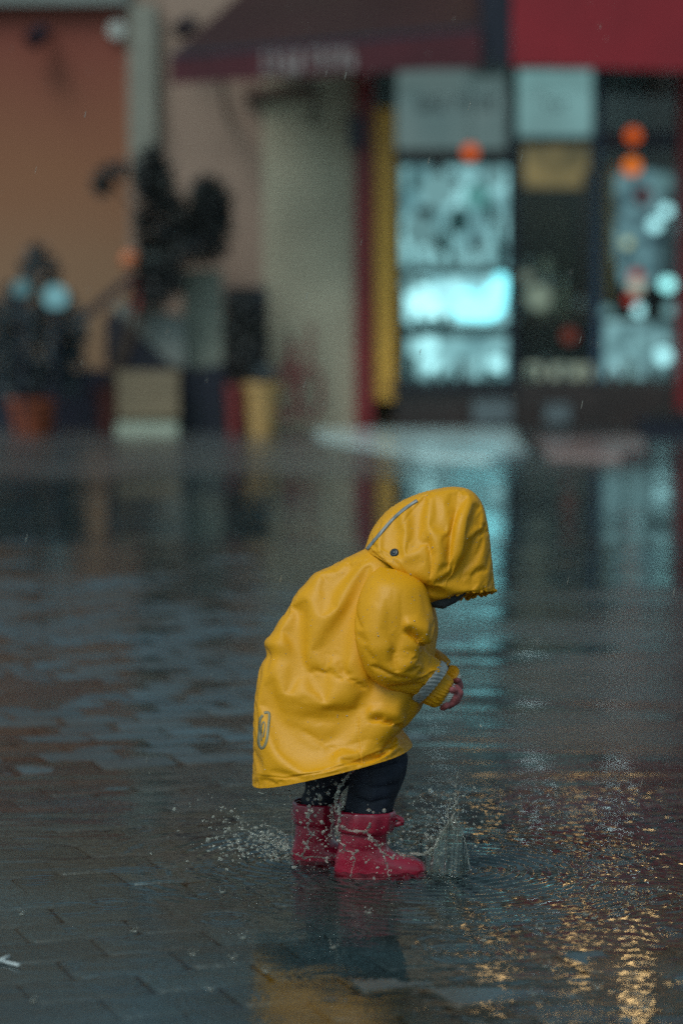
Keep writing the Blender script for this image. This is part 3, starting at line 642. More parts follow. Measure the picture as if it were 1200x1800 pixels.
for px, py, r, lab, st_ in ((98, 522, .085, 'larger cyan lit garden lamp before the far left plant', .75), (38, 507, .06, 'smaller cyan lit garden lamp at the left edge of the far left plant', .42)):
    c = P(px, py, yp - .3); tg = thing('garden_lamp', lab, 'garden lamp', (c[0], c[1], 0), G2)
    MB().ell(c, (r, r, r)).build('globe', emit('garden_glow', (.30, .68, .75), st_), tg, True)
    MB().tube([(c[0], c[1], 0), c - (0, 0, r * .9)], .014).build('post', M_dark, tg)
    MB().lathe([(.05, -r - .03), (.05, -r + .01)], c, 12).build('collar', M_dark, tg)
pb = thing('planter', 'low black planter box at the right foot of the shop', 'planter', P(1190, 790, YW - 1.2))
MB().pbox(1130, 748, 1290, 792, YW - 1.2, .5).build('box', M_dark, pb)
MB().pbox(1126, 740, 1294, 748, YW - 1.22, .54).build('rim', M_dark, pb)
foliage([(P(1190, 735, YW - 1.0), .22, .06, .12)], 200, .04, 6).build('foliage', M_leaf, pb, kind='stuff')
for px, py, w_, lab in ((865, 722, 34, 'pale grey carton on the step before the left window'), (980, 730, 22, 'small pale box before the centre window')):
    tg = thing('carton', lab, 'box', P(px, 745, YW - .3), 'pale boxes at the foot of the shop front')
    MB().pbox(px - w_, py - 15, px + w_, 744, YW - .35, .2).build('box_body', mat('grey_card', (.13, .16, .17), .5), tg)
    MB().pbox(px - w_, py - 19, px + w_, py - 15.5, YW - .36, .21).build('lid', mat('grey_lid', (.16, .19, .20), .5), tg)

# ================================================================== THE CHILD
Y0 = 0.08
def cr_interp(A, n):                                     # Catmull-Rom through rows of A
    A = np.asarray(A, float); k = len(A); ts = np.linspace(0, k - 1, n); outp = []
    for t_ in ts:
        i = min(int(t_), k - 2); u = t_ - i
        p0 = A[max(i - 1, 0)]; p1 = A[i]; p2 = A[i + 1]; p3 = A[min(i + 2, k - 1)]
        outp.append(.5 * ((2 * p1) + (-p0 + p2) * u + (2 * p0 - 5 * p1 + 4 * p2 - p3) * u * u + (-p0 + 3 * p1 - 3 * p2 + p3) * u ** 3))
    return np.array(outp)
def loft(rings, n=160, m_=200, sq=2.0, y0=Y0):
    # ring: Bx,By,Fx,Fy (px), half width (m), y centre, bow dx, bow dy (px)
    rings = [tuple(r) + (0,) * (9 - len(r)) for r in rings]
    I = cr_interp(rings, n); th = np.linspace(0, 2 * math.pi, m_, endpoint=False)
    c = np.cos(th); s_ = np.sin(th)
    cc = np.sign(c) * np.abs(c) ** (2 / sq); ss = np.sign(s_) * np.abs(s_) ** (2 / sq)
    G_ = np.zeros((n, m_, 3))
    for i, r in enumerate(I):
        yc = y0 + r[5]; Bp = P(r[0], r[1], yc); Fp = P(r[2], r[3], yc); C = (Bp + Fp) / 2; U = (Fp - Bp) / 2
        bow = np.array((r[6] / 1000, 0, -r[7] / 1000))
        G_[i] = C + cc[:, None] * U + ss[:, None] * np.array((0, -r[4], 0)) + (np.abs(ss) ** 2)[:, None] * bow + ss[:, None] * np.array((0, 0, -r[8] / 1000))
    return G_
def normals(G_):
    du = np.gradient(G_, axis=0); dv = (np.roll(G_, -1, 1) - np.roll(G_, 1, 1)); N = np.cross(dv, du)
    N /= np.linalg.norm(N, axis=2)[..., None] + 1e-12
    C = G_.mean(1, keepdims=True); s_ = np.sign(((G_ - C) * N).sum()); return N * s_
def pdist(px, py, line):
    L = np.asarray(line, float); best = np.full(px.shape, 1e9); tt = np.zeros(px.shape); sd = np.zeros(px.shape)
    seg = np.linalg.norm(np.diff(L, axis=0), axis=1); tot = seg.sum(); acc = 0
    for i in range(len(L) - 1):
        a = L[i]; d = L[i + 1] - a; l2 = (d ** 2).sum()
        u = np.clip(((px - a[0]) * d[0] + (py - a[1]) * d[1]) / l2, 0, 1)
        ex = px - a[0] - u * d[0]; ey = py - a[1] - u * d[1]; dd = np.hypot(ex, ey)
        k = dd < best; best = np.where(k, dd, best); tt = np.where(k, (acc + u * seg[i]) / tot, tt); sd = np.where(k, np.sign(ex * d[1] - ey * d[0]), sd)
        acc += seg[i]
    return best, tt, sd
def folds(G_, creases, noise=0.0, nsc=6, seed=1, extra=None):
    N = normals(G_); px, py = PROJ(G_); near = np.clip(-N[..., 1] * 3 + 0.3, 0, 1); D = np.zeros(px.shape)
    for line, amp, wd in creases:                        # amp in mm (minus = groove), wd in px; positive ridge rises on one side
        d, t_, sd = pdist(px, py, line); tp = np.clip(np.minimum(t_, 1 - t_) * 5 + .15, 0, 1)
        if amp > 0: D += amp / 1000 * np.exp(-(d / wd) ** 2) * tp * near
        else:
            sdd = d * sd; k_ = wd * .75                   # a sharp valley with the cloth standing up along one side
            D += amp / 1000 * np.exp(-np.abs(sdd / k_) ** 1.3) * tp * near
            D -= amp / 1000 * .42 * np.exp(-((sdd - k_ * 2.2) / (k_ * 2.0)) ** 2) * tp * near
    if noise:
        D += noise / 1000 * snoise(px / 1000 * 1.0 + G_[..., 1] * 1.5, py / 1000 + G_[..., 1] * .7, seed, nsc, 2)
        pn = snoise(px / 1000 * .8 + py / 1000 * .6, (py / 1000 - px / 1000 * .5) * 2.2 + G_[..., 1], seed + 40, nsc * .8, 2)
        D -= noise / 9000 * np.clip(1 - np.abs(pn) * 5, 0, 1) ** 2
    if extra is not None: D += extra
    return G_ + N * D[..., None]
def grid_obj(name, G_, m_, parent, solid=0.0, cap0=False, cap1=False, wrap=True):
    n, k, _ = G_.shape; idx = np.arange(n * k).reshape(n, k); j = np.roll(idx, -1, 1)
    F = np.stack([idx[:-1], idx[1:], j[1:], j[:-1]], -1)
    F = F.reshape(-1, 4); corner = G_.reshape(-1, 3)[F]; middle = np.repeat(G_.mean(1)[:-1], k, 0)
    facing = np.cross(corner[:, 2] - corner[:, 0], corner[:, 3] - corner[:, 1])
    if (facing * (corner.mean(1) - middle)).sum() < 0: F = F[:, ::-1]   # faces look outwards
    F = F.tolist()
    if cap0: F.append(idx[0].tolist())
    if cap1: F.append(idx[-1][::-1].tolist())
    o = obj(name, G_.reshape(-1, 3), F, m_, parent, True)
    if solid:
        s_ = o.modifiers.new('thickness', 'SOLIDIFY'); s_.thickness = solid; s_.offset = -1
    return o
def bvh(G_):
    n, k, _ = G_.shape; idx = np.arange(n * k).reshape(n, k); j = np.roll(idx, -1, 1)
    F = np.stack([idx[:-1], idx[1:], j[1:], j[:-1]], -1).reshape(-1, 4).tolist()
    return BVHTree.FromPolygons([tuple(v) for v in G_.reshape(-1, 3)], F)
CAMP = Vector((0, -DC, H))
def cast(tree, px, py):
    d = Vector(P(px, py, 0.0)) - CAMP; d.normalize(); h = tree.ray_cast(CAMP, d)
    return (np.array(h[0]), np.array(h[1])) if h[0] is not None else (None, None)
def ribbon(name, tree, line, wid, m_, parent, lift=.0012, n=30, thick=.0006):
    L = cr_interp(line, n); rows = []
    T = np.gradient(L, axis=0)
    for (x, y), t_ in zip(L, T):
        t_ = t_ / (np.linalg.norm(t_) + 1e-9); nrm = np.array((-t_[1], t_[0])); r_ = []
        for s_ in (-.5, -.17, .17, .5):
            h, nn_ = cast(tree, x + nrm[0] * wid * s_, y + nrm[1] * wid * s_)
            if h is None: r_ = None; break
            if np.dot(nn_, np.array(CAMP) - h) < 0: nn_ = -nn_
            r_.append(h + nn_ * lift)
        if r_: rows.append(r_)
    if len(rows) < 2: return None
    Gx = np.array(rows); a, b_, _ = Gx.shape; idx = np.arange(a * b_).reshape(a, b_)
    F = np.stack([idx[:-1, :-1], idx[1:, :-1], idx[1:, 1:], idx[:-1, 1:]], -1).reshape(-1, 4).tolist()
    o = obj(name, Gx.reshape(-1, 3), F, m_, parent, True); s_ = o.modifiers.new('thickness', 'SOLIDIFY'); s_.thickness = thick; s_.offset = 1
    return o

# the coat hangs as cloth: a coarse copy of each piece, cut a little too large, is let settle round its own shape
def cubic(n0, n1, closed):
    A = np.zeros((n1, n0))
    for i in range(n1):
        t_ = i * n0 / n1 if closed else i * (n0 - 1) / (n1 - 1)
        k_ = int(t_) if closed else min(int(t_), n0 - 2); u = t_ - k_
        for o_, w_ in ((-1, -u + 2 * u * u - u ** 3), (0, 2 - 5 * u * u + 3 * u ** 3), (1, u + 4 * u * u - 3 * u ** 3), (2, -u * u + u ** 3)):
            q_ = (k_ + o_) % n0 if closed else min(max(k_ + o_, 0), n0 - 1); A[i, q_] += w_ / 2
    return A
def settle(jobs, frames=20):
    made = []
    for rings, n, m_, sq, cre, nz, pin, slack, bend, grav, gain, dense in jobs:
        G0 = loft(rings, n, m_, sq); G_ = folds(G0, cre, *nz)
        idx = np.arange(n * m_).reshape(n, m_); j = np.roll(idx, -1, 1)
        F = np.stack([idx[:-1], idx[1:], j[1:], j[:-1]], -1).reshape(-1, 4).tolist()
        me = bpy.data.meshes.new('drape'); me.from_pydata(G_.reshape(-1, 3).tolist(), [], F)
        o = bpy.data.objects.new('drape', me); COL.objects.link(o); vg = o.vertex_groups.new(name='pin')
        t_ = np.linspace(0, 1, n)[:, None]; th_ = np.linspace(0, 2 * math.pi, m_, endpoint=False)[None]
        W = np.round(pin(t_, np.cos(th_)) * 25) / 25 + 0 * th_
        for v in np.unique(W):
            if v > 0: vg.add([int(x) for x in np.nonzero(W.reshape(-1) == v)[0]], float(v), 'REPLACE')
        c = o.modifiers.new('cloth', 'CLOTH'); q_ = c.settings
        q_.quality = 6; q_.mass = .25; q_.tension_stiffness = 20; q_.compression_stiffness = 20; q_.shear_stiffness = 12; q_.bending_stiffness = bend
        q_.tension_damping = 10; q_.compression_damping = 10; q_.shear_damping = 10; q_.bending_damping = 1; q_.air_damping = 3
        q_.vertex_group_mass = 'pin'; q_.pin_stiffness = 1.0; q_.shrink_min = -slack; q_.effector_weights.gravity = grav
        c.collision_settings.use_collision = False; c.collision_settings.use_self_collision = False
        c.point_cache.frame_start = 1; c.point_cache.frame_end = frames
        made.append((o, G0, gain, dense))
    for f in range(1, frames + 1): S.frame_set(f)
    dg = bpy.context.evaluated_depsgraph_get(); res = []
    for o, G0, gain, (n1, m1) in made:
        me = o.evaluated_get(dg).to_mesh(); V = np.zeros(len(me.vertices) * 3); me.vertices.foreach_get('co', V); D = V.reshape(G0.shape) - G0
        D = np.clip(D * gain, -.035, .035)
        D = np.einsum('ia,abk->ibk', cubic(G0.shape[0], n1, False), D); res.append(np.einsum('jb,ibk->ijk', cubic(G0.shape[1], m1, True), D))
    for o, *_ in made:
        me = o.data; bpy.data.objects.remove(o); bpy.data.meshes.remove(me)
    S.frame_set(1)
    return res

# raincoat cloth
m, t, b = new_mat('yellow_raincoat'); M_coat = m
tc = t.nodes.new('ShaderNodeTexCoord')
n1 = t.nodes.new('ShaderNodeTexNoise'); n1.inputs['Scale'].default_value = 9; n1.inputs['Detail'].default_value = 5
t.links.new(tc.outputs['Object'], n1.inputs['Vector'])
mixc = t.nodes.new('ShaderNodeMixRGB'); mixc.inputs[1].default_value = (0.72, 0.318, 0.006, 1); mixc.inputs[2].default_value = (0.65, 0.29, 0.005, 1)
t.links.new(n1.outputs['Fac'], mixc.inputs[0]); t.links.new(mixc.outputs[0], b.inputs['Base Color'])
nr = t.nodes.new('ShaderNodeTexNoise'); nr.inputs['Scale'].default_value = 5; nr.inputs['Detail'].default_value = 4
t.links.new(tc.outputs['Object'], nr.inputs['Vector']); rr_ = t.nodes.new('ShaderNodeMapRange'); rr_.inputs[3].default_value = .30; rr_.inputs[4].default_value = .56
t.links.new(nr.outputs['Fac'], rr_.inputs[0]); t.links.new(rr_.outputs[0], b.inputs['Roughness'])
b.inputs['Specular IOR Level'].default_value = 0.28
n2 = t.nodes.new('ShaderNodeTexNoise'); n2.inputs['Scale'].default_value = 900; n2.inputs['Detail'].default_value = 2
n4 = t.nodes.new('ShaderNodeTexNoise'); n4.inputs['Scale'].default_value = 38; n4.inputs['Detail'].default_value = 4; n4.inputs['Distortion'].default_value = .6
vo = t.nodes.new('ShaderNodeTexVoronoi'); vo.inputs['Scale'].default_value = 190
for q_ in (n2, n4, vo): t.links.new(tc.outputs['Object'], q_.inputs['Vector'])
b1 = t.nodes.new('ShaderNodeBump'); b1.inputs['Distance'].default_value = .00025; t.links.new(n2.outputs['Fac'], b1.inputs['Height'])
b2 = t.nodes.new('ShaderNodeBump'); b2.inputs['Distance'].default_value = .0007; b2.inputs['Strength'].default_value = .8; t.links.new(n4.outputs['Fac'], b2.inputs['Height']); t.links.new(b1.outputs[0], b2.inputs['Normal'])
mrv = t.nodes.new('ShaderNodeMapRange'); mrv.inputs[1].default_value = .0; mrv.inputs[2].default_value = .22; mrv.inputs[3].default_value = 1; mrv.inputs[4].default_value = 0
t.links.new(vo.outputs['Distance'], mrv.inputs[0])
b3 = t.nodes.new('ShaderNodeBump'); b3.inputs['Distance'].default_value = .0004; b3.inputs['Strength'].default_value = .5; t.links.new(mrv.outputs[0], b3.inputs['Height']); t.links.new(b2.outputs[0], b3.inputs['Normal'])
t.links.new(b3.outputs[0], b.inputs['Normal'])
M_reflect = mat('reflective_tape', (0.42, 0.43, 0.41), .38, metal=.15, var=.3, scale=60, bump=.0008, bscale=200)
M_liner = mat('white_lining', (0.55, 0.56, 0.50), .7, bump=.001, bscale=200)
M_snap = mat('dark_snap', (0.02, 0.03, 0.04), .25)
M_navy = mat('navy_trousers', (0.010, 0.014, 0.030), .75, var=.5, scale=30, bump=.002, bscale=60)
M_boot = mat('magenta_rubber', (0.40, 0.012, 0.040), .22, var=.3, scale=14, bump=.0008, bscale=90, coat=.8)
M_sole = mat('boot_sole', (0.30, 0.014, 0.038), .5, var=.3, scale=20)
M_skin = mat('skin', (0.34, 0.085, 0.085), .5, var=.2, scale=30, bump=.0006, bscale=300)
M_hat = mat('grey_knit', (0.055, 0.060, 0.062), .9, var=.3, scale=60, bump=.002, bscale=220)

kid = thing('person', 'toddler in a yellow hooded raincoat and pink boots stooping in the puddle', 'person', (0.03, Y0, 0))

torso = [(668, 950, 742, 1020, .054, 0), (648, 962, 745, 1042, .0666, 0), (612, 980, 757, 1062, .0846, 0), (580, 997, 764, 1082, .088, 0), (548, 1018, 766, 1104, .0992, 0), (518, 1048, 766, 1130, .1072, 0),
         (496, 1080, 764, 1152, .1147, 0), (480, 1112, 761, 1174, .1216, 0), (468, 1145, 757, 1198, .1269, 0), (456, 1182, 749, 1222, .1314, 0), (450, 1222, 738, 1244, .136, 0), (447, 1255, 722, 1262, .1416, 0),
         (446, 1285, 706, 1278, .1472, 0), (446, 1320, 708, 1288, .154, 0), (445, 1350, 716, 1299, .156, 0), (444, 1376, 722, 1309, .158, 0, 0, -6)]
ns = [(668, 996, 716, 1002, .012, -.070), (646, 1016, 744, 1026, .045, -.082), (630, 1050, 757, 1062, .055, -.092), (623, 1090, 763, 1096, .056, -.101),
      (626, 1130, 757, 1116, .055, -.107), (637, 1166, 749, 1130, .054, -.106), (654, 1192, 748, 1142, .056, -.104), (678, 1208, 757, 1152, .051, -.094), (702, 1219, 768, 1160, .045, -.083), (722, 1227, 778, 1167, .041, -.074)]
hood = [(640, 966, 748, 1058, .080, 0, 7, -12), (645, 950, 750, 1061, .082, 0, 4, -7), (655, 928, 751, 1063, .086, 0), (678, 901, 752, 1065, .089, 0), (710, 880, 753, 1066, .092, 0), (750, 864, 754, 1066, .094, 0),
        (795, 856, 755, 1066, .093, 0), (828, 863, 755, 1066, .090, 0), (848, 888, 756, 1066, .086, 0), (857, 925, 756, 1064, .082, 0), (862, 965, 756, 1063, .078, 0, 0, -1, -2), (866, 1005, 757, 1061, .074, 0, 0, -2, -6),
        (868, 1030, 757, 1060, .071, 0, -2, -4, -11), (867, 1042, 757, 1060, .066, 0, -3, -4, -13)]
tcre = [
    ([(526, 1172), (545, 1166), (575, 1172), (604, 1190)], -7, 11), ([(505, 1200), (545, 1206), (590, 1216), (630, 1216)], 5, 18),
    ([(589, 1150), (598, 1172), (620, 1190), (640, 1204)], -10, 10), ([(560, 1234), (600, 1240), (640, 1232)], -5, 14),
    ([(640, 1256), (662, 1257), (684, 1264), (702, 1276)], -13, 7), ([(636, 1242), (665, 1240), (700, 1250)], 5, 12),
    ([(518, 1270), (542, 1284), (568, 1298), (592, 1318)], -6, 12), ([(460, 1240), (500, 1250), (560, 1256)], -4, 18),
    ([(470, 1140), (500, 1120), (540, 1080), (590, 1030)], 3, 26), ([(500, 1085), (530, 1060), (590, 1030)], -3, 15),
    ([(485, 1160), (505, 1190), (505, 1230)], 3, 22), ([(604, 1300), (640, 1290), (694, 1300)], -4, 12), ([(560, 1110), (566, 1150), (560, 1190)], -3, 18),
]
scre = [([(708, 1108), (720, 1107), (733, 1116), (742, 1132), (758, 1142)], -19, 7), ([(706, 1094), (730, 1094), (756, 1104)], 8, 12),
      ([(696, 1134), (692, 1156), (702, 1180)], -7, 12), ([(650, 1142), (672, 1134), (690, 1124)], 4, 13),
      ([(655, 1164), (682, 1180), (706, 1188)], -3, 12), ([(672, 1060), (656, 1090), (650, 1120)], 3, 22), ([(745, 1158), (733, 1178), (722, 1205)], 3, 9)]
hcre = [([(806, 878), (796, 912), (791, 945), (790, 978)], -8, 10), ([(817, 885), (813, 930), (808, 985)], 4.5, 14), ([(735, 944), (750, 941), (757, 965), (759, 998), (753, 1035)], -10, 9),
      ([(744, 932), (768, 936), (776, 990)], 4, 15), ([(838, 950), (846, 938), (857, 930)], -6, 5), ([(832, 1012), (843, 1002), (858, 998)], -5, 6), ([(765, 1030), (772, 1014), (785, 1002)], -5, 7),
      ([(812, 1022), (820, 990), (826, 950)], -3, 9)]
def pin_t(t_, c):
    W = np.clip((np.abs(c) - .90) / .10, 0, 1) * .5 + .06 + 0 * t_
    return np.clip(np.maximum(np.maximum(W, np.clip((.14 - t_) / .08, 0, 1)), np.clip((t_ - .95) / .03, 0, 1) * .85), 0, 1)
def pin_s(t_, c):
    W = np.clip((np.abs(c) - .96) / .03, 0, 1) * .35 + .06 + 0 * t_
    return np.clip(np.maximum(np.maximum(W, np.clip((.34 - t_) / .34, 0, 1) ** 1.5 * .9), np.clip((t_ - .93) / .05, 0, 1) * .9), 0, 1)
def pin_h(t_, c):
    W = np.clip((np.abs(c) - .93) / .05, 0, 1) * .9 + .06 + 0 * t_
    return np.clip(np.maximum(np.maximum(W, np.clip((.06 - t_) / .03, 0, 1) * .9), np.clip((t_ - .97) / .02, 0, 1) * .8), 0, 1)
DT, DS, DH = settle([(torso, 90, 120, 2.35, tcre, (2.4, 2.6, 21), pin_t, .022, 20, .5, .74, (260, 300)),
                     (ns, 72, 76, 2.0, scre, (2.0, 5, 33), pin_s, .032, 10, .5, .72, (180, 180)),
                     (hood, 84, 96, 2.1, hcre, (1.5, 4.5, 8), pin_h, .026, 10, .5, .75, (240, 260))])
DS = DS * sst(.05, .42, np.linspace(0, 1, 180))[:, None, None]
TG = loft(torso, 260, 300, 2.35)
seam = [([(629, 1250), (630, 1300), (636, 1356)], -1.6, 1.6), ([(444, 1362), (500, 1368), (560, 1358), (620, 1341), (680, 1316), (716, 1296)], -1.8, 1.8)]
near = None
npx, npy = PROJ(TG); rowt = np.linspace(0, 1, 260)[:, None]; tht = np.linspace(0, 2 * math.pi, 300, endpoint=False)[None]
ex = 0.0015 * np.clip((rowt - .75) / .25, 0, 1) * np.sin(tht * 5 + 1)
def gb(x, y, a, wx_, wy_): return a / 1000 * np.exp(-((npx - x) / wx_) ** 2 - ((npy - y) / wy_) ** 2)
ex = ex + gb(470, 1130, 8, 26, 13) + gb(468, 1152, -4, 20, 12) + gb(555, 1012, 5, 30, 14) + gb(505, 1070, -4, 26, 16) + gb(530, 1040, 2, 20, 14)
TG = folds(TG + DT, seam, 0, 2.6, 21, ex)
coat = grid_obj('raincoat', TG, M_coat, kid, .003)
TT = bvh(TG)

def sleeve(rings, creases, far=False):
    G_ = loft(rings, 180, 180, 2.0)
    if not far: G_ = G_ + DS
    k = np.linspace(0, 1, 180)[:, None]; th = np.linspace(0, 2 * math.pi, 180, endpoint=False)[None]
    e_ = .0012 * np.clip((k - .82) / .18, 0, 1) * np.sin(th * 17) + .0012 * np.clip((k - .8) / .2, 0, 1) * np.sin(th * 9 + 1)
    G_ = folds(G_, creases, 1.6 if far else 0, 5, 5 if far else 33, e_)
    o = grid_obj('sleeve', G_, M_coat, kid, .0025)
    return G_, o
sc = []
NG, nso = sleeve(ns, sc)
fs = [(668, 1000, 716, 1006, .012, .070), (650, 1020, 748, 1030, .045, .082), (640, 1050, 762, 1062, .058, .094), (636, 1090, 768, 1092, .060, .098),
      (640, 1120, 768, 1112, .058, .098), (655, 1150, 766, 1130, .055, .094), (680, 1176, 766, 1140, .05, .086), (706, 1194, 772, 1144, .045, .072), (735, 1204, 782, 1152, .038, .050), (752, 1206, 790, 1162, .032, .032)]
FG, fso = sleeve(fs, [([(700, 1110), (740, 1120), (766, 1130)], -6, 8)], True)

def cuffset(par, band, cuff, lining):
    for nm, rings, mt, fr, am in (('reflective_band', band, M_reflect, 9, .0013), ('cuff', cuff, M_coat, 15, .0018), ('lining', lining, M_liner, 12, .0008)):
        G_ = loft(rings, 40, 120, 2.0); th = np.linspace(0, 2 * math.pi, 120, endpoint=False)[None]; k = np.linspace(0, 1, 40)[:, None]
        N = normals(G_); G_ = G_ + N * (am * np.sin(th * fr + 2.2 * np.sin(th * 2 + fr) + np.sin(k * 5) * .8) * (.6 + .4 * np.sin(th * 3 + 1)) * np.sin(k * math.pi) ** .4 + .0008 * np.sin(th * 31 + k * 9))[..., None]
        grid_obj(nm, G_, mt, par, .002)
cuffset(nso, [(720, 1229, 775, 1162, .0445, -.076), (727, 1232, 781, 1167, .0445, -.072), (736, 1235, 787, 1175, .041, -.068)],
        [(738, 1232, 781, 1182, .030, -.066), (750, 1238, 787, 1189, .034, -.062), (762, 1242, 794, 1197, .033, -.058), (772, 1240, 795, 1203, .026, -.055)],
        [(766, 1240, 793, 1202, .026, -.057), (774, 1241, 798, 1203, .028, -.054), (782, 1240, 803, 1206, .028, -.050)])
cuffset(fso, [(752, 1204, 786, 1160, .032, .034), (758, 1206, 788, 1166, .031, .030)],
        [(762, 1205, 790, 1170, .026, .026), (775, 1208, 802, 1174, .028, .018), (785, 1208, 806, 1182, .024, .010)],
        [(783, 1206, 804, 1180, .022, .012), (790, 1210, 809, 1188, .023, .006)])
# chest zip placket in front, rounded underside seen below the sleeve
ribbon('side_seam', TT, [(629, 1262), (631, 1300), (637, 1345)], 2.2, M_coat, coat, .0004)
# logo patch near the back hem
def loopline(cx, cy, rx, ry, n=14): return [(cx + rx * math.cos(a), cy + ry * math.sin(a)) for a in np.linspace(-math.pi / 2, 1.5 * math.pi, n)]
M_logo = mat('grey_print', (.24, .21, .12), .5)
for line_, w_, lf in (([(464, 1253), (473, 1254), (472, 1275), (469, 1300), (464, 1313), (458, 1314), (455, 1304), (456, 1285), (457, 1266), (462, 1257)], 4.6, .0005),
                      ([(463, 1296), (466, 1276), (463, 1269), (460, 1280), (460, 1302)], 2.0, .0008)):
    ribbon('logo_print', TT, line_, w_, M_logo, coat, lf, 60)

# hood
hc = [([(694, 940), (718, 906), (744, 876), (760, 866)], -1.2, 2.2), ([(646, 968), (672, 968), (700, 984), (724, 1016), (742, 1046)], 1.4, 3)]
HG = loft(hood, 240, 260, 2.1)
k = np.linspace(0, 1, 240)[:, None]; th = np.linspace(0, 2 * math.pi, 260, endpoint=False)[None]
edge = np.clip((k - .90) / .10, 0, 1)
ex = edge * (.0016 * np.sin(th * 24 + 2 * np.sin(th * 3)) + .0010 * np.sin(th * 41)) + .0030 * np.exp(-((k - .975) / .018) ** 2) + np.clip((k - .8) / .2, 0, 1) * .0014 * np.sin(th * 13 + 1)
HG = folds(HG + DH, hc, 0, 4.5, 8, ex)
hood_o = grid_obj('hood', HG, M_coat, kid, .0028); HT = bvh(HG)
ribbon('reflective_stripe', HT, [(645, 966), (664, 943), (690, 913), (716, 891), (733, 880)], 5.0, mat('grey_stripe', (.20, .22, .22), .4), hood_o, .0012, 40)
h, nn_ = cast(HT, 693, 972)
if h is not None:
    nn_ = nn_ if nn_[1] < 0 else -nn_
    MB().tube([h - nn_ * .001, h + nn_ * .002, h + nn_ * .0032], [.0085, .0080, .0055], 20).build('snap_button', M_snap, hood_o, True)
    MB().tube([h + nn_ * .0030, h + nn_ * .0040], [.004, .003], 14).build('snap_rivet', M_snap, hood_o, True)
# knitted hat under the hood (shell with the face left open)
HC = P(780, 962, Y0)
fd = np.array((0.16, 0, -1.0)); fd /= np.linalg.norm(fd); cd = np.array((fd[2] * -1, 0, fd[0])); cd = np.array((-fd[2], 0, fd[0])); sd_ = np.array((0, 1, 0))
hm = MB(); rings_, seg_ = 26, 36; V = []; F = []
for i in range(rings_ + 1):
    ph = math.pi * (0.21 + .79 * i / rings_)
    for j_ in range(seg_):
        a = 2 * math.pi * j_ / seg_; V.append(HC + fd * .086 * math.cos(ph) + cd * .066 * math.sin(ph) * math.cos(a) * (1.0) + sd_ * .061 * math.sin(ph) * math.sin(a))
for i in range(rings_):
    for j_ in range(seg_): F.append((i * seg_ + j_, i * seg_ + (j_ + 1) % seg_, (i + 1) * seg_ + (j_ + 1) % seg_, (i + 1) * seg_ + j_))
o = obj('hat', V, F, M_hat, kid, True); s_ = o.modifiers.new('thickness', 'SOLIDIFY'); s_.thickness = .003; s_.offset = 0
# scarf under the chin, the grey crescent seen below the hood
sc_ = MB(); sc_.tube([P(735, 1030, Y0 - .03), P(756, 1054, Y0 - .045), P(776, 1056, Y0 - .048), P(800, 1046, Y0 - .040), P(818, 1036, Y0 - .02)], [.010, .014, .015, .012, .006], 14)
sc_.tube([P(735, 1020, Y0 + .03), P(756, 1050, Y0 + .03), P(780, 1052, Y0 + .03), P(806, 1040, Y0 + .02)], [.012, .016, .015, .006], 14)
sc_.ell(P(774, 1044, Y0), (.038, .050, .022))
sc_.build('scarf', M_hat, kid, True)

# body under the clothes, one continuous surface
bm_ = MB()
def cap(a, b_, ra, rb, n=7):
    a = np.asarray(a); b_ = np.asarray(b_)
    pts = [a + (b_ - a) * t_ for t_ in np.linspace(0, 1, n)]; bm_.tube(pts, np.linspace(ra, rb, n), 14)
    bm_.ell(a, (ra,) * 3, None, 14, 8); bm_.ell(b_, (rb,) * 3, None, 14, 8)
J = lambda px, py, y: P(px, py, Y0 + y)
bm_.ell(J(640, 1110, 0), (.080, .066, .075)); bm_.ell(J(565, 1200, 0), (.070, .070, .075)); bm_.ell(J(530, 1280, 0), (.065, .080, .065))
cap(J(655, 1095, 0), J(545, 1260, 0), .060, .065); cap(J(680, 1050, 0), J(740, 990, 0), .035, .034)
bm_.ell(HC, (.062, .054, .078)); bm_.ell(HC + fd * .055 - cd * .03, (.045, .045, .03))
bm_.ell(HC + fd * .088 - cd * .005, (.009, .008, .012)); bm_.ell(HC + fd * .080 - cd * .032, (.006, .016, .008)); bm_.ell(HC + fd * .072 - cd * .05, (.014, .016, .012))
for s_ in (-1, 1): bm_.ell(HC + sd_ * .053 * s_ + fd * .005, (.016, .008, .02)); bm_.ell(HC + fd * .070 + sd_ * .03 * s_ - cd * .022, (.02, .02, .015))
for s_, el, wr in ((-1, J(676, 1150, -.108), J(770, 1213, -.060)), (1, J(700, 1140, .09), J(788, 1193, .016))):
    cap(J(680, 1060, .072 * s_), el, .028, .024); cap(el, wr, .026, .017)
fing = [((780, 1230, -.070), (784, 1240, -.072), (778, 1244, -.062)), ((788, 1226, -.066), (794, 1236, -.068), (789, 1241, -.058)),
        ((796, 1219, -.062), (802, 1228, -.064), (798, 1234, -.054)), ((801, 1210, -.056), (808, 1218, -.058), (806, 1225, -.048))]
bm_.ell(J(787, 1221, -.058), (.021, .019, .021)); bm_.ell(J(795, 1224, -.056), (.016, .021, .018)); cap(J(770, 1213, -.060), J(787, 1218, -.054), .016, .015)
for a, b_, c_ in fing: cap(J(*a), J(*b_), .0074, .0070, 4); cap(J(*b_), J(*c_), .0070, .0060, 4)
cap(J(784, 1216, -.072), J(794, 1212, -.078), .0068, .006, 4); cap(J(794, 1212, -.078), J(800, 1214, -.074), .006, .0052, 4)
for k, (dx, dy) in enumerate(((0, 0), (5, -6), (10, -12), (14, -19))):
    cap(J(790 + dx, 1212 + dy, .004 + k * .006), J(798 + dx * .8, 1226 + dy, -.010 + k * .006), .0062, .0056, 4); cap(J(798 + dx * .8, 1226 + dy, -.010 + k * .006), J(792 + dx * .8, 1232 + dy, 0.0 + k * .006), .0056, .005, 4)
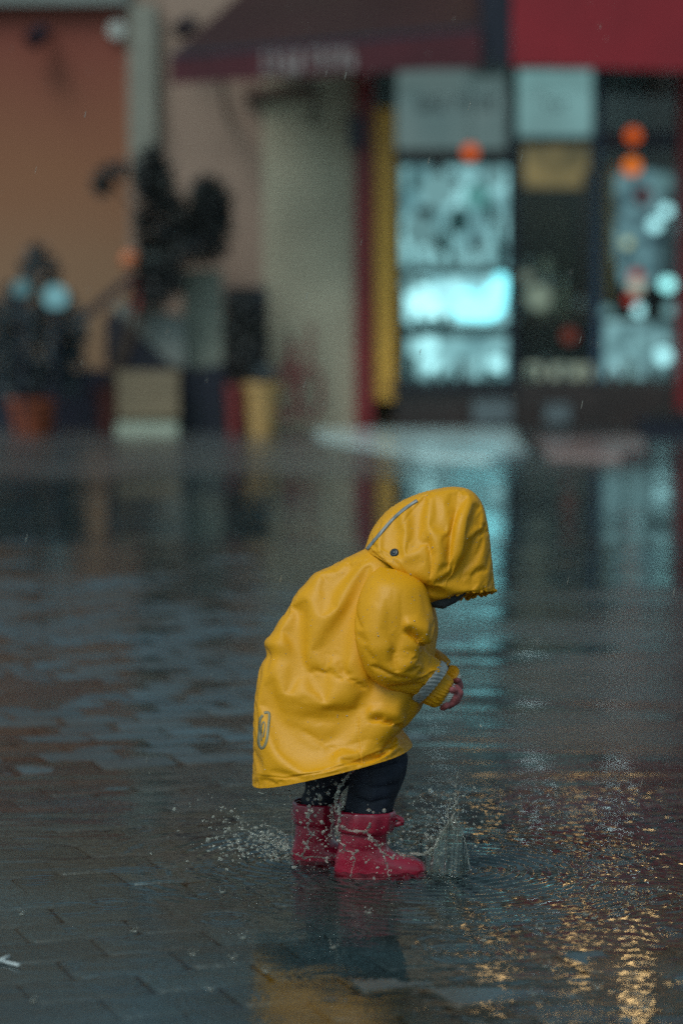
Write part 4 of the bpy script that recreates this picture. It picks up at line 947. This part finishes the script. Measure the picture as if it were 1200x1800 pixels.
bm_.ell(J(796, 1203, .012), (.018, .015, .018)); cap(J(794, 1200, 0), J(804, 1196, -.02), .0066, .0055, 4)
for s_, hp, kn, an, toe in ((-1, (560, 1300, -.050), (662, 1340, -.050), (640, 1500, -.050), (715, 1528, -.052)), (1, (545, 1290, .050), (580, 1362, .052), (552, 1490, .050), (600, 1515, .050))):
    cap(J(*hp), J(*kn), .044, .032); cap(J(*kn), J(*an), .030, .022); cap(J(*an), J(*toe), .024, .020)
body = bm_.build('body', M_skin, kid, True)
rm = body.modifiers.new('remesh', 'REMESH'); rm.mode = 'VOXEL'; rm.voxel_size = .0022; rm.use_smooth_shade = True
sm = body.modifiers.new('smooth', 'SMOOTH'); sm.iterations = 2; sm.factor = .5
for s_ in (-1, 1): MB().ell(HC + fd * .081 + sd_ * .026 * s_ + cd * .010, (.009, .009, .007)).build('eye', mat('eye', (.03, .02, .02), .1), kid, True)

# trousers
def leg(rings, cre, seed):
    G_ = loft(rings, 110, 120, 2.1)
    return folds(G_, cre, 3.5, 12, seed)
L1 = leg([(560, 1230, 700, 1262, .075, -.035), (590, 1280, 690, 1290, .058, -.042), (610, 1325, 712, 1322, .053, -.048), (617, 1352, 714, 1348, .050, -.050), (614, 1385, 704, 1382, .046, -.050), (609, 1415, 691, 1414, .042, -.050), (606, 1440, 684, 1440, .040, -.050), (612, 1480, 676, 1480, .034, -.050)],
         [([(625, 1345), (660, 1352), (712, 1340)], -4, 6), ([(620, 1375), (655, 1385), (700, 1380)], -3, 5), ([(615, 1400), (650, 1412), (690, 1402)], -4, 5), ([(650, 1330), (660, 1380), (652, 1425)], 3, 8)], 3)
L2 = leg([(500, 1230, 640, 1262, .075, .035), (515, 1290, 640, 1300, .064, .046), (528, 1335, 636, 1330, .054, .050), (536, 1370, 622, 1366, .046, .050), (536, 1395, 602, 1392, .042, .050), (528, 1420, 584, 1420, .031, .054), (530, 1460, 574, 1460, .024, .055)],
         [([(540, 1378), (570, 1388), (600, 1380)], -4, 5), ([(545, 1355), (580, 1368), (620, 1360)], -3, 5), ([(560, 1350), (575, 1400)], 3, 6)], 4)
mb = MB()
for G_ in (L1, L2):
    n, kk, _ = G_.shape; idx = np.arange(n * kk).reshape(n, kk); j = np.roll(idx, -1, 1)
    mb.add(G_.reshape(-1, 3), np.stack([idx[:-1], idx[1:], j[1:], j[:-1]], -1).reshape(-1, 4))
mb.ell(J(560, 1260, 0), (.080, .095, .070))
mb.build('trousers', M_navy, kid, True)

# boots
def boot(dx, dy, sx, yc, base):
    # base: px y of the ground contact; shapes measured on the near boot
    def T(r): return (dx + (r[0] - 588) * sx, r[1] + dy, dx + (r[2] - 588) * sx, r[3] + dy, r[4] * (.94 if dy else 1), yc)
    up = [(594, 1425, 690, 1428, .044), (595, 1440, 688, 1442, .042), (596, 1458, 682, 1460, .040), (595, 1478, 680, 1480, .039), (592, 1496, 686, 1492, .038), (589, 1508, 700, 1500, .038), (588, 1518, 722, 1505, .038),
          (587, 1526, 738, 1511, .038), (587, 1533, 746, 1519, .038), (587, 1540, 750, 1530, .038), (589, 1545, 750, 1539, .037)]
    G_ = loft([T(r) for r in up], 120, 120, 2.25)
    # feet bottoms stand on the stones: squash the last ring onto the ground
    cre = [([(dx + (x - 588) * sx, y + dy) for x, y in l_], a_, w_) for l_, a_, w_ in (([(610, 1490), (640, 1497), (672, 1492)], -.8, 7), ([(662, 1512), (676, 1502), (684, 1494)], -1.0, 6))]
    G_ = folds(G_, cre, .5, 8, 7)
    o_ = grid_obj('boot', G_, M_boot, kid, .003, cap1=True)
    cg = loft([T(r) for r in ((593, 1421, 692, 1424, .046), (589, 1425, 695, 1428, .049), (589, 1440, 694, 1442, .0495), (590, 1454, 691, 1457, .048), (594, 1460, 685, 1463, .043))], 40, 120, 2.2)
    th_ = np.linspace(0, 2 * math.pi, 120, endpoint=False)[None]; k_ = np.linspace(0, 1, 40)[:, None]
    cg = cg + normals(cg) * (.0012 * np.sin(th_ * 11) * np.sin(k_ * 3.14))[..., None]
    grid_obj('collar', cg, M_boot, o_, .002)
    so_ = loft([T(r) for r in ((588, 1537, 751, 1532, .0395), (586, 1540, 753, 1536, .041), (586, 1546, 753, 1542, .041), (588, 1549, 751, 1546, .040))], 16, 90, 2.4)
    grid_obj('sole', so_, M_sole, o_, 0, True, True)
    a = lambda x, y, yy=0: P(dx + (x - 588) * sx, y + dy, Y0 + yc + yy)
    MB().tube([a(686, 1436), a(698, 1437), a(706, 1441), a(706, 1447), a(696, 1449), a(686, 1449)], .0052, 8).build('pull_loop', M_boot, o_, True)
    MB().tube([a(704, 1444, -.006), a(710, 1445, -.006)], .0035, 8).build('toggle', M_sole, o_, True)
    return o_
boot(588, 0, 1.0, -.050, 1549)
boot(512, -14, .82, .055, 1525)

# rain beads lying on the coat
mb = MB(); rb = np.random.default_rng(8); M_bead = water_glass('bead_water', .6)
for tree, n_, bx_ in ((TT, 150, (450, 760, 980, 1370)), (HT, 70, (650, 865, 860, 1050)), (bvh(NG), 120, (630, 775, 1000, 1225))):
    for k in range(n_):
        h, nn_ = cast(tree, rb.uniform(bx_[0], bx_[1]), rb.uniform(bx_[2], bx_[3]))
        if h is None: continue
        if nn_[1] > 0: nn_ = -nn_
        r_ = rb.choice([.0006, .0009, .0014], p=[.72, .25, .03]); mb.ell(h + nn_ * r_ * .3, (r_, r_, r_), None, 6, 4)
mb.build('rain_beads', M_bead, kid, True, 'stuff')

# ================================================================== THE SPLASH
M_splash = water_glass('splash_water', .36); M_sheet = clear_mat('sheet_water', 1.33, .03, (.95, .97, .95))
t = M_sheet.node_tree; o = [q_ for q_ in t.nodes if q_.type == 'OUTPUT_MATERIAL'][0]; base_ = o.inputs[0].links[0].from_socket
mxs = t.nodes.new('ShaderNodeMixShader'); mxs.inputs[0].default_value = .022; dif = t.nodes.new('ShaderNodeBsdfDiffuse'); dif.inputs[0].default_value = (.85, .85, .78, 1)
t.links.new(base_, mxs.inputs[1]); t.links.new(dif.outputs[0], mxs.inputs[2]); t.links.new(mxs.outputs[0], o.inputs[0])
sp = thing('splash', 'splash of water thrown up round the pink boots', 'splash', (0.08, 0.03, 0))
rs_ = np.random.default_rng(12)
def sheet(base, top, y_, bulge, n=60, m_=26, seed=0, amp=.0024):
    # base, top: px polylines (same parameter); the sheet bulges towards the camera and is ribbed
    Bq = cr_interp(base, n); Tq = cr_interp(top, n); V = []
    ragged = np.random.default_rng(seed + 9).normal(0, 5.0, n)
    ribs = np.convolve(np.random.default_rng(seed).normal(0, 1.6, n + 2), (.3, .4, .3), 'valid')
    for i in range(n):
        u = i / (n - 1)
        for j_ in range(m_):
            v = j_ / (m_ - 1)
            p = Bq[i] * (1 - v) + Tq[i] * v; yy = y_ - bulge * math.sin(u * math.pi) * (1 - .5 * v)
            rib = amp * (ribs[i] * (.25 + v) + .5 * math.sin(5 * v + i * .15 + seed))
            V.append(P(p[0], p[1] + ragged[i] * v, yy + rib))
    idx = np.arange(n * m_).reshape(n, m_); F = np.stack([idx[:-1, :-1], idx[1:, :-1], idx[1:, 1:], idx[:-1, 1:]], -1).reshape(-1, 4).tolist()
    o_ = obj('water_sheet', V, F, M_sheet, sp, True); s_ = o_.modifiers.new('thickness', 'SOLIDIFY'); s_.thickness = .0012; s_.offset = 0
sheet([(742, 1547), (775, 1552), (805, 1549), (824, 1540)], [(748, 1508), (762, 1482), (780, 1452), (798, 1440), (812, 1456), (820, 1480), (825, 1512)], 0.02, .030, 60, 30, 1)
sheet([(735, 1536), (770, 1530), (800, 1529), (822, 1536)], [(738, 1506), (760, 1484), (782, 1462), (802, 1452), (814, 1470), (822, 1505)], 0.06, -.02, 50, 24, 5)
sheet([(684, 1505), (715, 1525), (745, 1538), (775, 1543)], [(676, 1446), (706, 1462), (742, 1474), (776, 1462)], 0.075, .015, 46, 18, 2)
sheet([(508, 1535), (530, 1546), (560, 1548), (588, 1545)], [(504, 1500), (530, 1522), (562, 1528), (590, 1520)], 0.075, .03, 40, 12, 3, .0028)
sheet([(586, 1556), (640, 1563), (700, 1562), (752, 1554)], [(584, 1540), (640, 1551), (700, 1552), (756, 1538)], -.02, .015, 60, 8, 4, .0022)
lg = MB()
def lig(pts, r, y_, wob=2.6, beads=True):
    r = r * .95
    pts = np.asarray(pts, float); n = max(8, int(len(pts) * 7)); Lp = cr_interp(pts, n); ph = rs_.uniform(0, 6)
    q_ = [P(x + wob * rs_.normal() * .5, z + wob * rs_.normal() * .5, y_ + .004 * math.sin(i * .5 + ph)) for i, (x, z) in enumerate(Lp)]
    rad = [r * (.55 + .45 * math.sin(i * 1.1 + ph) ** 2 + (.8 if rs_.random() < .12 else 0)) * (1 - .5 * i / n) for i in range(n)]
    lg.tube(q_, rad, 7)
    if beads: lg.ell(q_[-1], (r * 1.2,) * 3, None, 8, 6)
yn = -.035
for pts, r, y_ in (([(742, 1502), (762, 1488), (778, 1462), (790, 1444), (802, 1446), (812, 1462), (820, 1490), (825, 1530)], .0013, .0), ([(740, 1545), (770, 1553), (800, 1551), (826, 1541)], .0014, -.012), ([(792, 1446), (798, 1420), (800, 1396)], .0026, .02), ([(800, 1385), (802, 1370), (804, 1356)], .0013, .02), ([(797, 1448), (806, 1424), (803, 1402)], .0018, .025), ([(790, 1450), (786, 1425), (792, 1405)], .002, .02),
        ([(594, 1445), (592, 1462), (600, 1480), (606, 1492), (622, 1500), (628, 1496)], .0026, yn), ([(596, 1432), (590, 1405), (600, 1380), (612, 1362), (618, 1352)], .0042, yn),
        ([(606, 1400), (600, 1420), (596, 1445)], .0032, yn), ([(600, 1452), (612, 1460), (640, 1463), (652, 1472), (664, 1486), (672, 1500), (690, 1508)], .0028, yn),
        ([(640, 1463), (648, 1455), (650, 1450)], .0022, yn), ([(664, 1486), (674, 1482)], .002, yn), ([(672, 1500), (680, 1520), (684, 1545)], .002, yn),
        ([(455, 1395), (475, 1393), (490, 1396), (505, 1391)], .0016, .0), ([(505, 1386), (512, 1400), (514, 1430), (515, 1460), (512, 1500)], .0022, .06),
        ([(520, 1500), (535, 1508), (550, 1505), (570, 1508), (590, 1505)], .002, .05), ([(540, 1452), (545, 1470), (538, 1490), (530, 1505)], .0018, .05),
        ([(580, 1415), (586, 1440), (580, 1470)], .003, .02), ([(720, 1500), (745, 1502), (765, 1488), (778, 1466), (790, 1448)], .0032, .01),
        ([(620, 1500), (622, 1520), (615, 1540)], .0014, yn), ([(700, 1500), (715, 1506), (735, 1500)], .0025, .02), ([(745, 1465), (755, 1478), (760, 1470)], .0016, .03),
        ([(500, 1470), (480, 1455), (465, 1450)], .0016, .05), ([(505, 1490), (480, 1480), (455, 1478), (440, 1470)], .0016, .05), ([(508, 1510), (490, 1508), (470, 1500)], .0018, .04)):
    lig(pts, r, y_)
lg.build('ligament', M_splash, sp, True, 'stuff')
dm = MB()
def drop(px, py, y_, r, st=1.0, ang=0.0):
    c_ = P(px, py, y_)
    if c_[2] < .001: return
    ax = np.array(((math.cos(ang), 0, math.sin(ang)), (0, 1, 0), (-math.sin(ang), 0, math.cos(ang))))
    dm.ell(c_, (r * st, r, r), ax, 10, 8)
def sz(): return float(np.clip(rs_.lognormal(-6.98, .58), .0003, .0028))
for k in range(520):                                     # spray thrown to the left
    a = rs_.uniform(2.55, 3.30); d_ = abs(rs_.normal(0, 1)) * 70 + 4; px = 512 + d_ * math.cos(a) * 1.15; py = 1492 - d_ * math.sin(a) * .95 + rs_.normal(0, 10)
    if py < 1545: drop(px, py, rs_.normal(.04, .04), sz(), rs_.uniform(1, 1.9), math.pi - a + rs_.normal(0, .4))
for k in range(60): drop(rs_.uniform(360, 500), rs_.uniform(1395, 1530), rs_.normal(.03, .08), sz() * .8, rs_.uniform(1, 1.8), rs_.uniform(0, 3))
for k in range(150): drop(rs_.normal(570, 28), rs_.normal(1410, 36), rs_.uniform(-.06, .02), sz() * 1.15, rs_.uniform(1, 1.6), rs_.uniform(0, 3))
for k in range(130): drop(rs_.normal(560, 30), rs_.normal(1470, 28), rs_.uniform(-.06, .03), sz(), rs_.uniform(1, 1.8), rs_.uniform(0, 3))
for k in range(110): drop(rs_.normal(665, 40), rs_.normal(1485, 26), rs_.uniform(-.06, -.03), sz() * .9, rs_.uniform(1, 1.8), rs_.uniform(0, 3))
for k in range(230): drop(rs_.normal(785, 32), rs_.normal(1455, 45), rs_.normal(.03, .03), sz() * .8, rs_.uniform(1, 1.6), rs_.uniform(0, 3))
for k in range(220): drop(rs_.normal(730, 34), rs_.normal(1455, 34), rs_.normal(.06, .03), sz() * .85, rs_.uniform(1, 1.6), rs_.uniform(0, 3))
for k in range(60): drop(rs_.normal(790, 70), rs_.normal(1360, 60), rs_.normal(.1, .15), sz() * .6, rs_.uniform(1, 1.8), rs_.uniform(.8, 1.8))
for k in range(60): drop(rs_.uniform(500, 830), rs_.uniform(1540, 1562), rs_.uniform(-.06, -.01), sz() * .9, rs_.uniform(1, 1.8), rs_.uniform(0, 3))
drop(675, 1425, yn, .0042, .8); drop(648, 1424, yn, .003, 1.3); drop(656, 1428, yn, .0025); drop(575, 1508, yn, .003)
dm.build('droplet', M_splash, sp, True, 'stuff')
# little crowns where raindrops strike the puddle
dm = MB()
for k in range(26):
    px, py = rs_.uniform(10, 1190), rs_.uniform(1440, 1790)
    if 480 < px < 860 and py < 1600: continue
    p0 = P(px, py, 0); dd = Vector(P(px, py, 0)) - CAMP; t_ = -CAMP.z / dd.z; gp = CAMP + dd * t_
    for q_ in range(6):
        a = rs_.uniform(0, 6.28); r_ = rs_.uniform(.0005, .0012)
        dm.ell((gp.x + .007 * math.cos(a), gp.y + .007 * math.sin(a), rs_.uniform(.001, .010)), (r_, r_, r_ * 1.3), None, 6, 5)
    dm.ell((gp.x, gp.y, .0004), (.0045, .0045, .0012), None, 12, 6)
tag(dm.build('raindrop_splashes', M_splash, None, True), 'tiny splashes where raindrops strike the puddle', 'rain', None, 'stuff')
# falling rain
dm = MB(); rr3 = np.random.default_rng(77)
M_rain = water_glass('falling_water', .3)
for k in range(230):
    y_ = rr3.uniform(-.35, 6.5); px = rr3.uniform(-150, 1350); py = rr3.uniform(-100, 1500); c_ = P(px, py, y_)
    if c_[2] < .1: continue
    r_ = rr3.uniform(.0004, .0007); L_ = rr3.uniform(.004, .009); a = R(14)
    ax = np.array(((1, 0, 0), (0, 1, 0), (math.sin(a), 0, math.cos(a))))
    dm.ell(c_, (r_, r_, L_), ax, 6, 6)
tag(dm.build('rain', M_rain, None, True), 'fine rain falling across the street', 'rain', None, 'stuff')
# bits of litter at the lower left
tg = thing('straw', 'broken white straw lying in the water at the lower left edge', 'straw', gpt(12, 1690))
MS = mat('white_plastic', (.62, .68, .68), .3)
MB().tube([gpt(-6, 1692, .004), gpt(16, 1681, .006)], .003, 8).build('straw_piece', MS, tg, True)
MB().tube([gpt(-2, 1688, .003), gpt(34, 1697, .004)], .0024, 8).build('straw_piece', MS, tg, True)
